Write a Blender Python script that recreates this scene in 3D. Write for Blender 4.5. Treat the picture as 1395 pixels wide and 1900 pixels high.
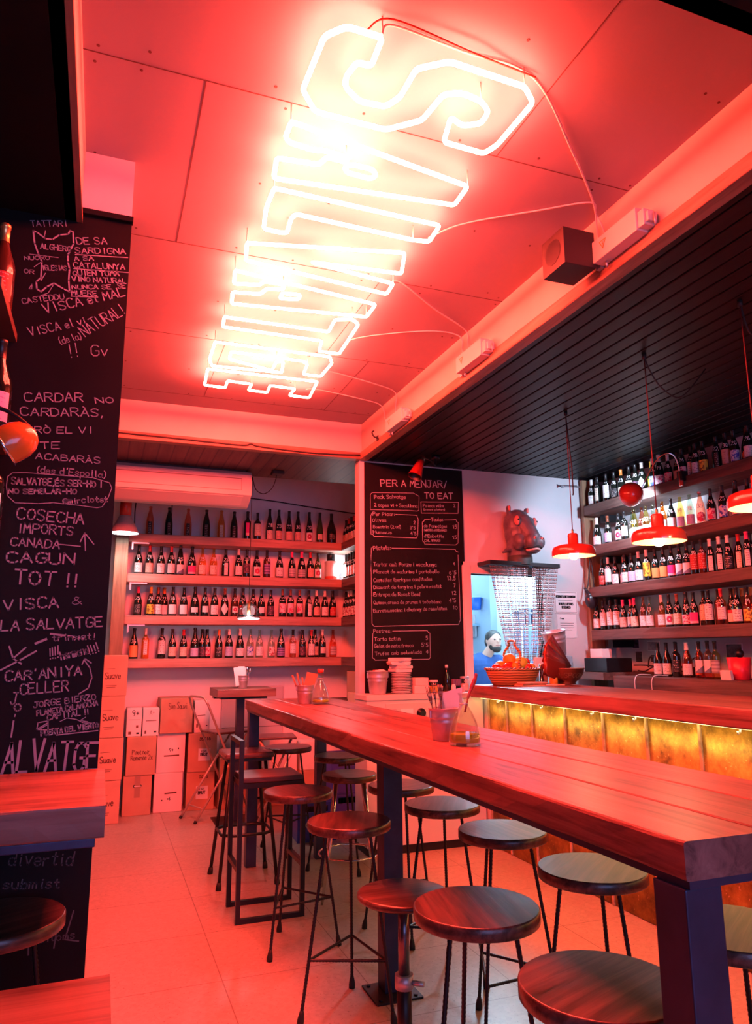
import bpy, bmesh, math, random
from mathutils import Vector, Matrix, noise as mnoise
for _o in list(bpy.data.objects): bpy.data.objects.remove(_o)
random.seed(7)
SC = bpy.context.scene
COL = SC.collection
PI = math.pi

# ------------------------------------------------------------------ camera
cd = bpy.data.cameras.new('camera'); cam = bpy.data.objects.new('camera', cd); COL.objects.link(cam)
_yaw, _pit, _rol = math.radians(20.56), math.radians(10.86), math.radians(-0.366)
_f = Vector((math.sin(_yaw)*math.cos(_pit), math.cos(_yaw)*math.cos(_pit), math.sin(_pit)))
_r = Vector((math.cos(_yaw), -math.sin(_yaw), 0)); _u = _r.cross(_f)
_r2 = _r*math.cos(_rol)+_u*math.sin(_rol); _u2 = -_r*math.sin(_rol)+_u*math.cos(_rol)
cam.matrix_world = Matrix(((_r2.x,_u2.x,-_f.x,0),(_r2.y,_u2.y,-_f.y,0),(_r2.z,_u2.z,-_f.z,1.45),(0,0,0,1)))
cd.sensor_fit = 'VERTICAL'; cd.sensor_height = 36.0; cd.lens = 36.0*1342/1900
cd.clip_start = 0.05; cd.clip_end = 60
SC.camera = cam
# ------------------------------------------------------------------ world, daylight, exposure
w = bpy.data.worlds.new('world'); SC.world = w; w.use_nodes = True
w.node_tree.nodes['Background'].inputs[0].default_value = (0.30, 0.36, 0.62, 1)
w.node_tree.nodes['Background'].inputs[1].default_value = 0.05
NEON_POWER = 205.0
NEON_COLOR = (1.0, 0.056, 0.033)
def lamp(name, kind, loc, power, color, size=0.1, rot=None, spot=None, sy=None):
    l = bpy.data.lights.new(name, kind); l.energy = power; l.color = color
    if kind == 'AREA':
        l.size = size
        if sy: l.shape = 'RECTANGLE'; l.size_y = sy
    else: l.shadow_soft_size = size
    if kind == 'SPOT': l.spot_size = spot or 1.2; l.spot_blend = 0.5
    o = bpy.data.objects.new(name, l); COL.objects.link(o); o.location = loc
    if rot is not None: o.rotation_euler = rot
    return o
def aim(o, target):
    d = Vector(target)-o.location; o.rotation_euler = d.to_track_quat('-Z','Y').to_euler()
    return o
aim(lamp('daylight_street', 'AREA', (0.9, -2.45, 1.75), 48, (0.40, 0.44, 1.0), 2.6, sy=1.9), (1.1, 3.0, 1.0))
lamp('kitchen_tube_light', 'AREA', (4.0, 6.9, 2.85), 320, (0.46, 0.76, 1.0), 1.4, (0,0,0), sy=0.5)
vs = SC.view_settings
SC.display_settings.display_device = 'sRGB'
vs.view_transform = 'Standard'; vs.look = 'None'; vs.gamma = 1.0; vs.exposure = 0.45; vs.use_curve_mapping = False
SC.cycles.use_denoising = True
SC.cycles.max_bounces = 12; SC.cycles.diffuse_bounces = 3; SC.cycles.glossy_bounces = 3
SC.cycles.transmission_bounces = 8; SC.cycles.transparent_max_bounces = 16; SC.cycles.caustics_reflective = False; SC.cycles.caustics_refractive = False
SC.cycles.sample_clamp_indirect = 6.0

# ------------------------------------------------------------------ helpers: shapes
class MB:
    def __init__(s): s.bm = bmesh.new()
    def _mi(s, n0, mi, smooth=False):
        for f in list(s.bm.faces)[n0:]:
            f.material_index = mi; f.smooth = smooth
    def box(s, a, b, bev=0.0, mi=0, M=None, seg=2):
        n0 = len(s.bm.faces)
        t = bmesh.new(); bmesh.ops.create_cube(t, size=1.0)
        for v in t.verts:
            v.co = Vector([a[i]+(b[i]-a[i])*(v.co[i]+0.5) for i in range(3)])
        if bev > 0:
            bmesh.ops.bevel(t, geom=t.edges[:], offset=bev, segments=seg, profile=0.6, affect='EDGES')
        s.merge(t, mi, M); return s
    def merge(s, t, mi=0, M=None, smooth=False):
        mp = {}
        for v in t.verts:
            c = v.co if M is None else M @ v.co
            mp[v] = s.bm.verts.new(c)
        for f in t.faces:
            try: nf = s.bm.faces.new([mp[v] for v in f.verts]); nf.material_index = mi; nf.smooth = smooth or f.smooth
            except ValueError: pass
        t.free()
    def cyl(s, p, q, r, r2=None, seg=20, mi=0, smooth=True, caps=True):
        return s.tube([p, q], [r, r if r2 is None else r2], seg, mi, caps=caps)
    def tube(s, pts, r, seg=8, mi=0, closed=False, caps=True, flat=1.0):
        P = [Vector(p) for p in pts]; n = len(P)
        rs = r if isinstance(r, (list, tuple)) else [r]*n
        T = []
        for i in range(n):
            if closed: d = (P[(i+1)%n]-P[i]).normalized()+(P[i]-P[i-1]).normalized()
            else:
                d = Vector((0,0,0))
                if i < n-1: d += (P[i+1]-P[i]).normalized()
                if i > 0: d += (P[i]-P[i-1]).normalized()
            T.append(d.normalized() if d.length > 1e-9 else Vector((0,0,1)))
        up = Vector((0,0,1)) if abs(T[0].z) < 0.9 else Vector((1,0,0))
        N = (up - T[0]*up.dot(T[0])).normalized(); rings = []
        for i in range(n):
            N = (N - T[i]*N.dot(T[i]))
            N = N.normalized() if N.length > 1e-6 else T[i].orthogonal().normalized()
            Bn = T[i].cross(N)
            rings.append([s.bm.verts.new(P[i]+(N*math.cos(2*PI*k/seg)+Bn*math.sin(2*PI*k/seg)*flat)*rs[i]) for k in range(seg)])
        m = n if closed else n-1
        for i in range(m):
            a, b = rings[i], rings[(i+1)%n]
            for k in range(seg):
                f = s.bm.faces.new((a[k], a[(k+1)%seg], b[(k+1)%seg], b[k])); f.smooth = True; f.material_index = mi
        if caps and not closed:
            for rg in (rings[0][::-1], rings[-1]):
                f = s.bm.faces.new(rg); f.material_index = mi
        return s
    def lathe(s, prof, seg=24, mi=0, M=None, capb=True, capt=True, sx=1.0, sy=1.0, sharp=()):
        rings = []
        for r, zz in prof:
            ring = []
            for k in range(seg):
                c = Vector((r*sx*math.cos(2*PI*k/seg), r*sy*math.sin(2*PI*k/seg), zz))
                ring.append(s.bm.verts.new(c if M is None else M @ c))
            rings.append(ring)
        for i in range(len(rings)-1):
            a, b = rings[i], rings[i+1]
            for k in range(seg):
                f = s.bm.faces.new((a[k], a[(k+1)%seg], b[(k+1)%seg], b[k])); f.smooth = i not in sharp; f.material_index = mi
        if capb: f = s.bm.faces.new(rings[0][::-1]); f.material_index = mi
        if capt: f = s.bm.faces.new(rings[-1]); f.material_index = mi
        return s
    def quad(s, pts, mi=0):
        f = s.bm.faces.new([s.bm.verts.new(p) for p in pts]); f.material_index = mi; return s
    def ball(s, c, r, mi=0, seg=14, sc=(1,1,1), M=None):
        t = bmesh.new(); bmesh.ops.create_uvsphere(t, u_segments=seg, v_segments=max(6, seg*2//3), radius=r)
        for v in t.verts: v.co = Vector((v.co.x*sc[0], v.co.y*sc[1], v.co.z*sc[2]))
        if M is not None: bmesh.ops.transform(t, matrix=M, verts=t.verts)
        bmesh.ops.translate(t, vec=Vector(c), verts=t.verts)
        s.merge(t, mi, None, True); return s
    def ribbon(s, pts, wd, U, V, O, off=0.0, mi=0):
        """flat stroke: pts are (u,v) in the plane spanned by U,V at origin O"""
        Nn = U.cross(V)
        for (x0,y0),(x1,y1) in zip(pts, pts[1:]):
            d = Vector((x1-x0, y1-y0)); L = d.length
            if L < 1e-6: continue
            d /= L; e = d*wd*0.35; q = Vector((-d.y, d.x))*wd*0.5
            c = [(x0-e.x+q.x, y0-e.y+q.y),(x0-e.x-q.x, y0-e.y-q.y),(x1+e.x-q.x, y1+e.y-q.y),(x1+e.x+q.x, y1+e.y+q.y)]
            s.quad([O+U*a+V*b+Nn*off for a,b in c], mi)
        return s
    def mesh(s, name):
        me = bpy.data.meshes.new(name); s.bm.normal_update(); s.bm.to_mesh(me); s.bm.free(); return me
def slab(mb, a, b, axis, jit=0.004, bev=0.008, mi=0, n=40, seed=1):
    """a thick plank: rounded cross-section run along an axis with small hewn irregularities"""
    ax = 'xyz'.index(axis); o1, o2 = [i for i in range(3) if i != ax]
    lo1, hi1, lo2, hi2 = a[o1], b[o1], a[o2], b[o2]
    sec = [(lo1+bev,lo2),(hi1-bev,lo2),(hi1-bev*.3,lo2+bev*.3),(hi1,lo2+bev),(hi1,(lo2+hi2)/2),(hi1,hi2-bev),(hi1-bev*.3,hi2-bev*.3),(hi1-bev,hi2),(lo1+bev,hi2),(lo1+bev*.3,hi2-bev*.3),(lo1,hi2-bev),(lo1,(lo2+hi2)/2),(lo1,lo2+bev),(lo1+bev*.3,lo2+bev*.3)]
    rings = []
    for i in range(n+1):
        t = a[ax]+(b[ax]-a[ax])*i/n; ring = []
        for k,(p,q) in enumerate(sec):
            side = 0 if abs(p-(lo1+hi1)/2) < (hi1-lo1)/2-2*bev else (1 if p > (lo1+hi1)/2 else -1)
            j = mnoise.noise(Vector((t*3.1, seed*7.3+side, k*0.35)))*jit + mnoise.noise(Vector((t*11, seed*3.1+side*5, k*.6)))*jit*.5
            c = [0,0,0]; c[ax] = t; c[o1] = p+j*side; c[o2] = q
            ring.append(mb.bm.verts.new(c))
        rings.append(ring)
    m = len(sec)
    for i in range(n):
        for k in range(m):
            f = mb.bm.faces.new((rings[i][k], rings[i][(k+1)%m], rings[i+1][(k+1)%m], rings[i+1][k])); f.material_index = mi
    for rg in (rings[0][::-1], rings[-1]):
        f = mb.bm.faces.new(rg); f.material_index = mi
    bmesh.ops.recalc_face_normals(mb.bm, faces=mb.bm.faces[:])
    return mb
def bez(pts, n=8):
    """smooth Catmull-Rom path through points"""
    P = [Vector(p) for p in pts]; out = []
    for i in range(len(P)-1):
        p0 = P[max(i-1,0)]; p1 = P[i]; p2 = P[i+1]; p3 = P[min(i+2,len(P)-1)]
        for k in range(n):
            t = k/n
            out.append(0.5*((2*p1)+(p2-p0)*t+(2*p0-5*p1+4*p2-p3)*t*t+(3*p1-p0-3*p2+p3)*t**3))
    out.append(P[-1]); return out
# ------------------------------------------------------------------ helpers: objects
def setp(o, label=None, cat=None, group=None, kind=None):
    if label: o['label'] = label
    if cat: o['category'] = cat
    if group: o['group'] = group
    if kind: o['kind'] = kind
    return o
def link(name, me, mats, parent=None, loc=None, rot=None):
    if isinstance(me, MB): me = me.mesh(name)
    if mats is not None and not me.materials:
        for m in (mats if isinstance(mats, (list, tuple)) else [mats]): me.materials.append(m)
    o = bpy.data.objects.new(name, me); COL.objects.link(o)
    if parent is not None: o.parent = parent
    if loc is not None: o.location = loc
    if rot is not None: o.rotation_euler = rot
    return o
def thing(name, label, cat, loc=(0,0,0), rz=0.0, group=None):
    o = bpy.data.objects.new(name, None); COL.objects.link(o); o.location = loc; o.rotation_euler = (0,0,rz)
    o.empty_display_size = 0.05
    return setp(o, label, cat, group)
def solo(name, me, mats, label, cat, loc=(0,0,0), rot=(0,0,0), group=None):
    return setp(link(name, me, mats, None, loc, rot), label, cat, group)
def struct(name, me, mats, parent=None):
    o = link(name, me, mats, parent)
    if parent is None: o['kind'] = 'structure'
    return o
def kids(o): return [c for c in bpy.data.objects if c.parent == o]
_kidcache = {}
def dup(src, loc, rz=0.0, label=None, group=None):
    r = src.copy(); COL.objects.link(r); r.location = loc; r.rotation_euler = (0,0,rz)
    if label: r['label'] = label
    if group: r['group'] = group
    if src.name not in _kidcache: _kidcache[src.name] = [(c, kids(c)) for c in kids(src)]
    for c, gs in _kidcache[src.name]:
        d = c.copy(); COL.objects.link(d); d.parent = r
        for g in gs:
            e = g.copy(); COL.objects.link(e); e.parent = d
    return r
# ------------------------------------------------------------------ helpers: materials
def _new(name):
    m = bpy.data.materials.new(name); m.use_nodes = True
    nt = m.node_tree; return m, nt, nt.nodes['Principled BSDF']
def c4(c): return (c[0], c[1], c[2], 1.0)
def N(nt, t, **k):
    n = nt.nodes.new(t)
    for a, v in k.items(): setattr(n, a, v)
    return n
def mat(name, col, rough=0.5, metal=0.0, var=0.0, scale=8.0, bump=0.0, bscale=40.0, coat=0.0, spec=0.5):
    m, nt, b = _new(name)
    b.inputs['Base Color'].default_value = c4(col); b.inputs['Roughness'].default_value = rough
    b.inputs['Metallic'].default_value = metal; b.inputs['Coat Weight'].default_value = coat
    b.inputs['Specular IOR Level'].default_value = spec
    if var > 0 or bump > 0:
        tc = N(nt, 'ShaderNodeTexCoord')
    if var > 0:
        nz = N(nt, 'ShaderNodeTexNoise'); nz.inputs['Scale'].default_value = scale; nz.inputs['Detail'].default_value = 5
        nt.links.new(tc.outputs['Object'], nz.inputs['Vector'])
        rp = N(nt, 'ShaderNodeValToRGB'); e = rp.color_ramp.elements
        e[0].position = 0.3; e[1].position = 0.72
        e[0].color = c4([max(0,x*(1-var)) for x in col]); e[1].color = c4([min(1,x*(1+var)) for x in col])
        nt.links.new(nz.outputs['Fac'], rp.inputs[0]); nt.links.new(rp.outputs[0], b.inputs['Base Color'])
    if bump > 0:
        nb = N(nt, 'ShaderNodeTexNoise'); nb.inputs['Scale'].default_value = bscale; nb.inputs['Detail'].default_value = 4
        nt.links.new(tc.outputs['Object'], nb.inputs['Vector'])
        bp = N(nt, 'ShaderNodeBump'); bp.inputs['Strength'].default_value = bump; bp.inputs['Distance'].default_value = 0.004
        nt.links.new(nb.outputs['Fac'], bp.inputs['Height']); nt.links.new(bp.outputs[0], b.inputs['Normal'])
    return m
def wood(name, dark, mid, light, axis='y', rough=0.45, grain=1.0, scale=1.0, coat=0.0, plank=0.0, paxis='x', knots=True):
    """grain runs along axis (object space); plank > 0 adds joints every plank metres across paxis"""
    m, nt, b = _new(name)
    tc = N(nt, 'ShaderNodeTexCoord'); mp = N(nt, 'ShaderNodeMapping')
    sc = [22*scale]*3; sc['xyz'.index(axis)] = 1.3*scale
    mp.inputs['Scale'].default_value = sc
    nt.links.new(tc.outputs['Object'], mp.inputs[0])
    n1 = N(nt, 'ShaderNodeTexNoise'); n1.inputs['Scale'].default_value = 1.0; n1.inputs['Detail'].default_value = 8; n1.inputs['Roughness'].default_value = 0.65; n1.inputs['Distortion'].default_value = 0.6
    nt.links.new(mp.outputs[0], n1.inputs['Vector'])
    rp = N(nt, 'ShaderNodeValToRGB'); el = rp.color_ramp.elements
    el[0].position = 0.3; el[0].color = c4(dark); el[1].position = 0.75; el[1].color = c4(light)
    k = el.new(0.5); k.color = c4(mid)
    nt.links.new(n1.outputs['Fac'], rp.inputs[0]); colout = rp.outputs[0]
    n2 = N(nt, 'ShaderNodeTexNoise'); n2.inputs['Scale'].default_value = 1.6*scale; n2.inputs['Detail'].default_value = 3
    mp2 = N(nt, 'ShaderNodeMapping'); s2 = [3.0]*3; s2['xyz'.index(axis)] = 0.7; mp2.inputs['Scale'].default_value = s2
    nt.links.new(tc.outputs['Object'], mp2.inputs[0]); nt.links.new(mp2.outputs[0], n2.inputs['Vector'])
    r2 = N(nt, 'ShaderNodeValToRGB'); r2.color_ramp.elements[0].position = 0.35; r2.color_ramp.elements[1].position = 0.65
    r2.color_ramp.elements[0].color = (0.5,0.46,0.44,1); r2.color_ramp.elements[1].color = (1,1,1,1)
    nt.links.new(n2.outputs['Fac'], r2.inputs[0])
    mx = N(nt, 'ShaderNodeMixRGB', blend_type='MULTIPLY'); mx.inputs[0].default_value = 0.8
    nt.links.new(colout, mx.inputs[1]); nt.links.new(r2.outputs[0], mx.inputs[2]); colout = mx.outputs[0]
    hgt = n1.outputs['Fac']
    if knots:
        vo = N(nt, 'ShaderNodeTexVoronoi'); vo.inputs['Scale'].default_value = 2.3*scale
        mp3 = N(nt, 'ShaderNodeMapping'); s3 = [1.6]*3; s3['xyz'.index(axis)] = 0.8; mp3.inputs['Scale'].default_value = s3
        nt.links.new(tc.outputs['Object'], mp3.inputs[0]); nt.links.new(mp3.outputs[0], vo.inputs['Vector'])
        r3 = N(nt, 'ShaderNodeValToRGB'); r3.color_ramp.elements[0].position = 0.03; r3.color_ramp.elements[1].position = 0.10
        r3.color_ramp.elements[0].color = (0.22,0.18,0.16,1); r3.color_ramp.elements[1].color = (1,1,1,1)
        nt.links.new(vo.outputs['Distance'], r3.inputs[0])
        m3 = N(nt, 'ShaderNodeMixRGB', blend_type='MULTIPLY'); m3.inputs[0].default_value = 0.85
        nt.links.new(colout, m3.inputs[1]); nt.links.new(r3.outputs[0], m3.inputs[2]); colout = m3.outputs[0]
    bp = N(nt, 'ShaderNodeBump'); bp.inputs['Strength'].default_value = 0.25*grain; bp.inputs['Distance'].default_value = 0.003
    if plank > 0:
        sx = N(nt, 'ShaderNodeSeparateXYZ'); nt.links.new(tc.outputs['Object'], sx.inputs[0])
        dv = N(nt, 'ShaderNodeMath', operation='DIVIDE'); dv.inputs[1].default_value = plank
        nt.links.new(sx.outputs['XYZ'.index(paxis.upper())], dv.inputs[0])
        fr = N(nt, 'ShaderNodeMath', operation='FRACT'); nt.links.new(dv.outputs[0], fr.inputs[0])
        cp = N(nt, 'ShaderNodeMath', operation='COMPARE'); cp.inputs[1].default_value = 0.5; cp.inputs[2].default_value = 0.5-0.006/plank
        nt.links.new(fr.outputs[0], cp.inputs[0])
        m4 = N(nt, 'ShaderNodeMixRGB', blend_type='MIX'); nt.links.new(cp.outputs[0], m4.inputs[0])
        m4.inputs[1].default_value = (0.004,0.003,0.003,1); nt.links.new(colout, m4.inputs[2]); colout = m4.outputs[0]
        ad = N(nt, 'ShaderNodeMath', operation='MULTIPLY'); nt.links.new(hgt, ad.inputs[0]); nt.links.new(cp.outputs[0], ad.inputs[1])
        hgt = ad.outputs[0]
    nt.links.new(colout, b.inputs['Base Color']); nt.links.new(hgt, bp.inputs['Height']); nt.links.new(bp.outputs[0], b.inputs['Normal'])
    b.inputs['Roughness'].default_value = rough; b.inputs['Coat Weight'].default_value = coat; b.inputs['Coat Roughness'].default_value = 0.2
    return m
def emis(name, col, strength):
    m, nt, b = _new(name)
    b.inputs['Base Color'].default_value = (0.8,0.8,0.8,1)
    b.inputs['Emission Color'].default_value = c4(col); b.inputs['Emission Strength'].default_value = strength
    return m
def glass(name, col, rough=0.02, ior=1.35, trans=1.0):
    """thin clear or tinted glass: see-through with a fresnel sheen"""
    m, nt, b = _new(name); nt.nodes.remove(b)
    out = [n for n in nt.nodes if n.type == 'OUTPUT_MATERIAL'][0]
    tr = N(nt, 'ShaderNodeBsdfTransparent'); tr.inputs[0].default_value = c4(col)
    gl = N(nt, 'ShaderNodeBsdfGlossy'); gl.inputs['Roughness'].default_value = rough; gl.inputs[0].default_value = (1,1,1,1)
    lw = N(nt, 'ShaderNodeLayerWeight'); lw.inputs['Blend'].default_value = 0.5
    pw = N(nt, 'ShaderNodeMath', operation='POWER'); nt.links.new(lw.outputs['Facing'], pw.inputs[0]); pw.inputs[1].default_value = 3.0
    fr = N(nt, 'ShaderNodeMath', operation='MULTIPLY_ADD'); nt.links.new(pw.outputs[0], fr.inputs[0]); fr.inputs[1].default_value = 0.45; fr.inputs[2].default_value = 0.05*(ior-1)/.4
    mx = N(nt, 'ShaderNodeMixShader'); nt.links.new(fr.outputs[0], mx.inputs[0]); nt.links.new(tr.outputs[0], mx.inputs[1]); nt.links.new(gl.outputs[0], mx.inputs[2])
    nt.links.new(mx.outputs[0], out.inputs['Surface'])
    return m
def label_mat(name, base, ink, style):
    """printed paper: u across, v up"""
    m, nt, b = _new(name); b.inputs['Roughness'].default_value = 0.55
    uv = N(nt, 'ShaderNodeTexCoord'); oi = N(nt, 'ShaderNodeObjectInfo')
    sep = N(nt, 'ShaderNodeSeparateXYZ'); nt.links.new(uv.outputs['UV'], sep.inputs[0])
    def mth(op, a, bb, c=None):
        n = N(nt, 'ShaderNodeMath', operation=op)
        for i, v in enumerate((a, bb, c)):
            if v is None: continue
            if isinstance(v, (int, float)): n.inputs[i].default_value = v
            else: nt.links.new(v, n.inputs[i])
        return n.outputs[0]
    u, v = sep.outputs[0], sep.outputs[1]
    if style == 'lines':
        f = mth('FRACT', mth('MULTIPLY', v, 7.0), 0); row = mth('COMPARE', f, 0.5, 0.16)
        nz = N(nt, 'ShaderNodeTexNoise', noise_dimensions='4D'); nz.inputs['Scale'].default_value = 9.0
        nt.links.new(uv.outputs['UV'], nz.inputs['Vector']); nt.links.new(oi.outputs['Random'], nz.inputs['W'])
        fac = mth('MULTIPLY', mth('MULTIPLY', row, mth('GREATER_THAN', nz.outputs['Fac'], 0.52)), mth('COMPARE', u, 0.5, 0.34))
    elif style == 'art':
        nz = N(nt, 'ShaderNodeTexNoise', noise_dimensions='4D'); nz.inputs['Scale'].default_value = 3.2; nz.inputs['Distortion'].default_value = 1.2
        nt.links.new(uv.outputs['UV'], nz.inputs['Vector']); nt.links.new(mth('MULTIPLY', oi.outputs['Random'], 20), nz.inputs['W'])
        fac = mth('MULTIPLY', mth('GREATER_THAN', nz.outputs['Fac'], 0.53), mth('COMPARE', u, 0.5, 0.42))
    elif style == 'band':
        fac = mth('COMPARE', v, 0.86, 0.14)
    elif style == 'low':
        fac = mth('COMPARE', v, 0.1, 0.12)
    elif style == 'diag':
        fac = mth('LESS_THAN', mth('ADD', v, mth('MULTIPLY', u, -0.55)), 0.05)
    elif style == 'ring':
        d = mth('ADD', mth('POWER', mth('SUBTRACT', u, 0.5), 2), mth('POWER', mth('SUBTRACT', v, 0.5), 2))
        fac = mth('COMPARE', d, 0.05, 0.045)
    elif style == 'stripes':
        fac = mth('LESS_THAN', mth('FRACT', mth('MULTIPLY', v, 3.5), 0), 0.45)
    else:
        fac = mth('MULTIPLY', u, 0.0)
    mx = N(nt, 'ShaderNodeMixRGB'); nt.links.new(fac, mx.inputs[0])
    mx.inputs[1].default_value = c4(base); mx.inputs[2].default_value = c4(ink)
    nt.links.new(mx.outputs[0], b.inputs['Base Color'])
    return m
# ------------------------------------------------------------------ stroke lettering
def _g(s): return [[tuple(float(q) for q in p.split(',')) for p in st.split()] for st in s.split('|')]
GL = {k: _g(v) for k, v in {
'A':'0,0 2,6 4,0|.8,2.2 3.2,2.2','B':'0,0 0,6 2.5,6 3.5,5.2 3.5,4 2.5,3.2 0,3.2|2.5,3.2 4,2.4 4,.8 2.8,0 0,0','C':'4,5.2 3,6 1.3,6 .2,4.6 .2,1.4 1.3,0 3,0 4,.8','D':'0,0 0,6 2.2,6 4,4.3 4,1.7 2.2,0 0,0',
'E':'3.8,6 0,6 0,0 3.8,0|0,3.1 3,3.1','F':'3.8,6 0,6 0,0|0,3.1 3,3.1','G':'4,5.2 3,6 1.3,6 .2,4.6 .2,1.4 1.3,0 3,0 4,1 4,2.8 2.4,2.8','H':'0,0 0,6|4,0 4,6|0,3.1 4,3.1','I':'2,0 2,6','J':'1,6 4,6|3,6 3,1.2 2.2,0 .8,0 0,1.2',
'K':'0,0 0,6|3.8,6 0,2.8|1.3,3.7 4,0','L':'0,6 0,0 3.6,0','M':'0,0 .4,6 2,2.4 3.6,6 4,0','N':'0,0 0,6 4,0 4,6','O':'2,6 .6,5.2 0,3 .6,.8 2,0 3.4,.8 4,3 3.4,5.2 2,6','P':'0,0 0,6 2.6,6 3.8,5.2 3.8,3.8 2.6,3 0,3',
'Q':'2,6 .6,5.2 0,3 .6,.8 2,0 3.4,.8 4,3 3.4,5.2 2,6|2.4,1.6 4.2,-.4','R':'0,0 0,6 2.6,6 3.8,5.2 3.8,3.9 2.6,3.1 0,3.1|1.8,3.1 4,0','S':'3.8,5.2 2.8,6 1.2,6 .2,5.2 .3,4 1.4,3.3 2.8,2.7 3.8,1.8 3.6,.7 2.6,0 1.2,0 .2,.8','T':'0,6 4,6|2,6 2,0',
'U':'0,6 0,1.4 1,0 3,0 4,1.4 4,6','V':'0,6 2,0 4,6','W':'0,6 1,0 2,4 3,0 4,6','X':'0,0 4,6|0,6 4,0','Y':'0,6 2,3 4,6|2,3 2,0','Z':'0,6 4,6 0,0 4,0',
'a':'3,2.8 2,3.6 .8,3.4 0,2.2 .2,.7 1.2,0 2.4,.4 3,1.6|3,3.6 3,.5 3.5,0','b':'0,6 0,0|0,1 1,0 2.2,0 3,1 3,2.6 2.2,3.6 1,3.6 0,2.6','c':'3,2.9 2.2,3.6 1,3.6 .1,2.6 .1,1 1,0 2.2,0 3,.7','d':'3,6 3,0|3,1 2,0 .8,0 0,1 0,2.6 .8,3.6 2,3.6 3,2.6',
'e':'0,1.9 3,1.9 2.8,3 1.9,3.6 .9,3.5 .1,2.6 .1,1 1,0 2.2,0 3,.7','f':'2.6,5.6 2,6 1.3,5.6 1.1,4.6 1.1,-.6|0,3.5 2.2,3.5','g':'3,3.6 3,-.8 2.2,-2 .8,-2 .1,-1.2|3,2.6 2,3.6 .8,3.6 0,2.6 0,1 .8,0 2,0 3,1','h':'0,0 0,6|0,2.6 1,3.6 2.2,3.6 3,2.6 3,0','i':'1,3.6 1,.4 1.5,0|1,4.8 1,5.2',
'j':'1.5,3.6 1.5,-1 .8,-2 0,-1.7|1.5,4.8 1.5,5.2','k':'0,0 0,6|2.6,3.6 0,1.4|.9,2.1 3,0','l':'1,6 1,.4 1.6,0','m':'0,0 0,3.6|0,2.8 .8,3.6 1.5,3.3 1.7,2.6 1.7,0|1.7,2.8 2.5,3.6 3.2,3.3 3.5,2.6 3.5,0','n':'0,0 0,3.6|0,2.6 1,3.6 2.2,3.6 3,2.6 3,0','o':'1.5,3.6 .4,3 0,1.8 .4,.6 1.5,0 2.6,.6 3,1.8 2.6,3 1.5,3.6',
'p':'0,3.6 0,-2|0,2.6 1,3.6 2.2,3.6 3,2.6 3,1 2.2,0 1,0 0,1','q':'3,3.6 3,-2|3,2.6 2,3.6 .8,3.6 0,2.6 0,1 .8,0 2,0 3,1','r':'0,0 0,3.6|0,2.4 1,3.5 2.2,3.5','s':'2.7,3 2,3.6 .8,3.5 .2,2.8 .8,2 2.1,1.6 2.8,.8 2,0 .8,0 .1,.6','t':'1.2,5.4 1.2,.7 1.9,0 2.6,.3|0,3.6 2.4,3.6','u':'0,3.6 0,1 .8,0 2,0 3,1|3,3.6 3,0',
'v':'0,3.6 1.5,0 3,3.6','w':'0,3.6 .9,0 1.7,2.6 2.5,0 3.4,3.6','x':'0,0 3,3.6|0,3.6 3,0','y':'0,3.6 1.6,0|3,3.6 1.2,-1.4 .3,-2','z':'0,3.6 3,3.6 0,0 3,0',
'0':'2,6 .6,5.2 .2,3 .6,.8 2,0 3.2,.8 3.6,3 3.2,5.2 2,6','1':'.8,4.6 2.2,6 2.2,0','2':'.3,4.8 1,5.8 2.4,6 3.5,5 3.2,3.6 .2,0 3.8,0','3':'.3,5.4 1.4,6 3,5.6 3.2,4.2 1.6,3.2 3.4,2.4 3.5,.9 2,0 .2,.6','4':'2.8,0 2.8,6 .1,2 3.8,2','5':'3.4,6 .7,6 .4,3.4 2,3.8 3.5,2.8 3.4,1 2,0 .2,.6','6':'3.2,5.6 1.6,5.6 .4,3.4 .3,1.2 1.6,0 3.1,.4 3.4,2 2.2,3.2 .4,2.4','7':'.2,6 3.7,6 1.4,0','8':'2,3.2 .5,4.3 .8,5.7 2,6 3.2,5.7 3.4,4.3 2,3.2 .3,2 .5,.5 2,0 3.5,.5 3.7,2 2,3.2','9':'3.4,3.6 2,2.8 .5,3.6 .5,5.2 2,6 3.4,5.2 3.4,3 2.4,0',
'!':'1,6 .9,1.7|.9,.3 .9,0','.':'.8,.3 .9,0',',':'1,.4 .5,-1','\'':'1,6 .8,4.8',':':'.8,3 .8,2.6|.8,.6 .8,.2','-':'.4,3 3,3','+':'.2,2.6 3.2,2.6|1.7,4.1 1.7,1.1','/':'0,-.6 3,6.4','(':'1.8,6.6 .6,4.6 .6,1.2 1.8,-1',')':'.4,6.6 1.6,4.6 1.6,1.2 .4,-1','&':'4,0 .8,4.8 1.4,6 2.6,5.4 2.2,4 .4,2.2 .3,.8 1.4,0 2.6,.4 3.6,2.4','@':'2.8,2.2 2,3.2 1.2,2.8 1.1,1.6 1.8,1.1 2.7,1.7 2.9,3.1 3,1.5 3.8,1.5 4.2,3 3.4,4.8 1.8,5 .3,3.8 0,1.6 1.2,-.2 3.2,-.3'}.items()}
ACC = {'À':'A`','à':'a`','È':'E`','É':"E'",'Ò':'O`','ò':'o`','è':'e`','é':"e'"}
WID = {'i':2,'l':2,'j':2.4,'!':1.8,'.':1.6,',':1.6,"'":1.6,':':1.6,'I':3,'t':2.8,'f':2.8,'r':2.6,'m':4,'w':3.8,'(':2.2,')':2.2,' ':2.6,'1':3.2,'-':3.4}
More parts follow.
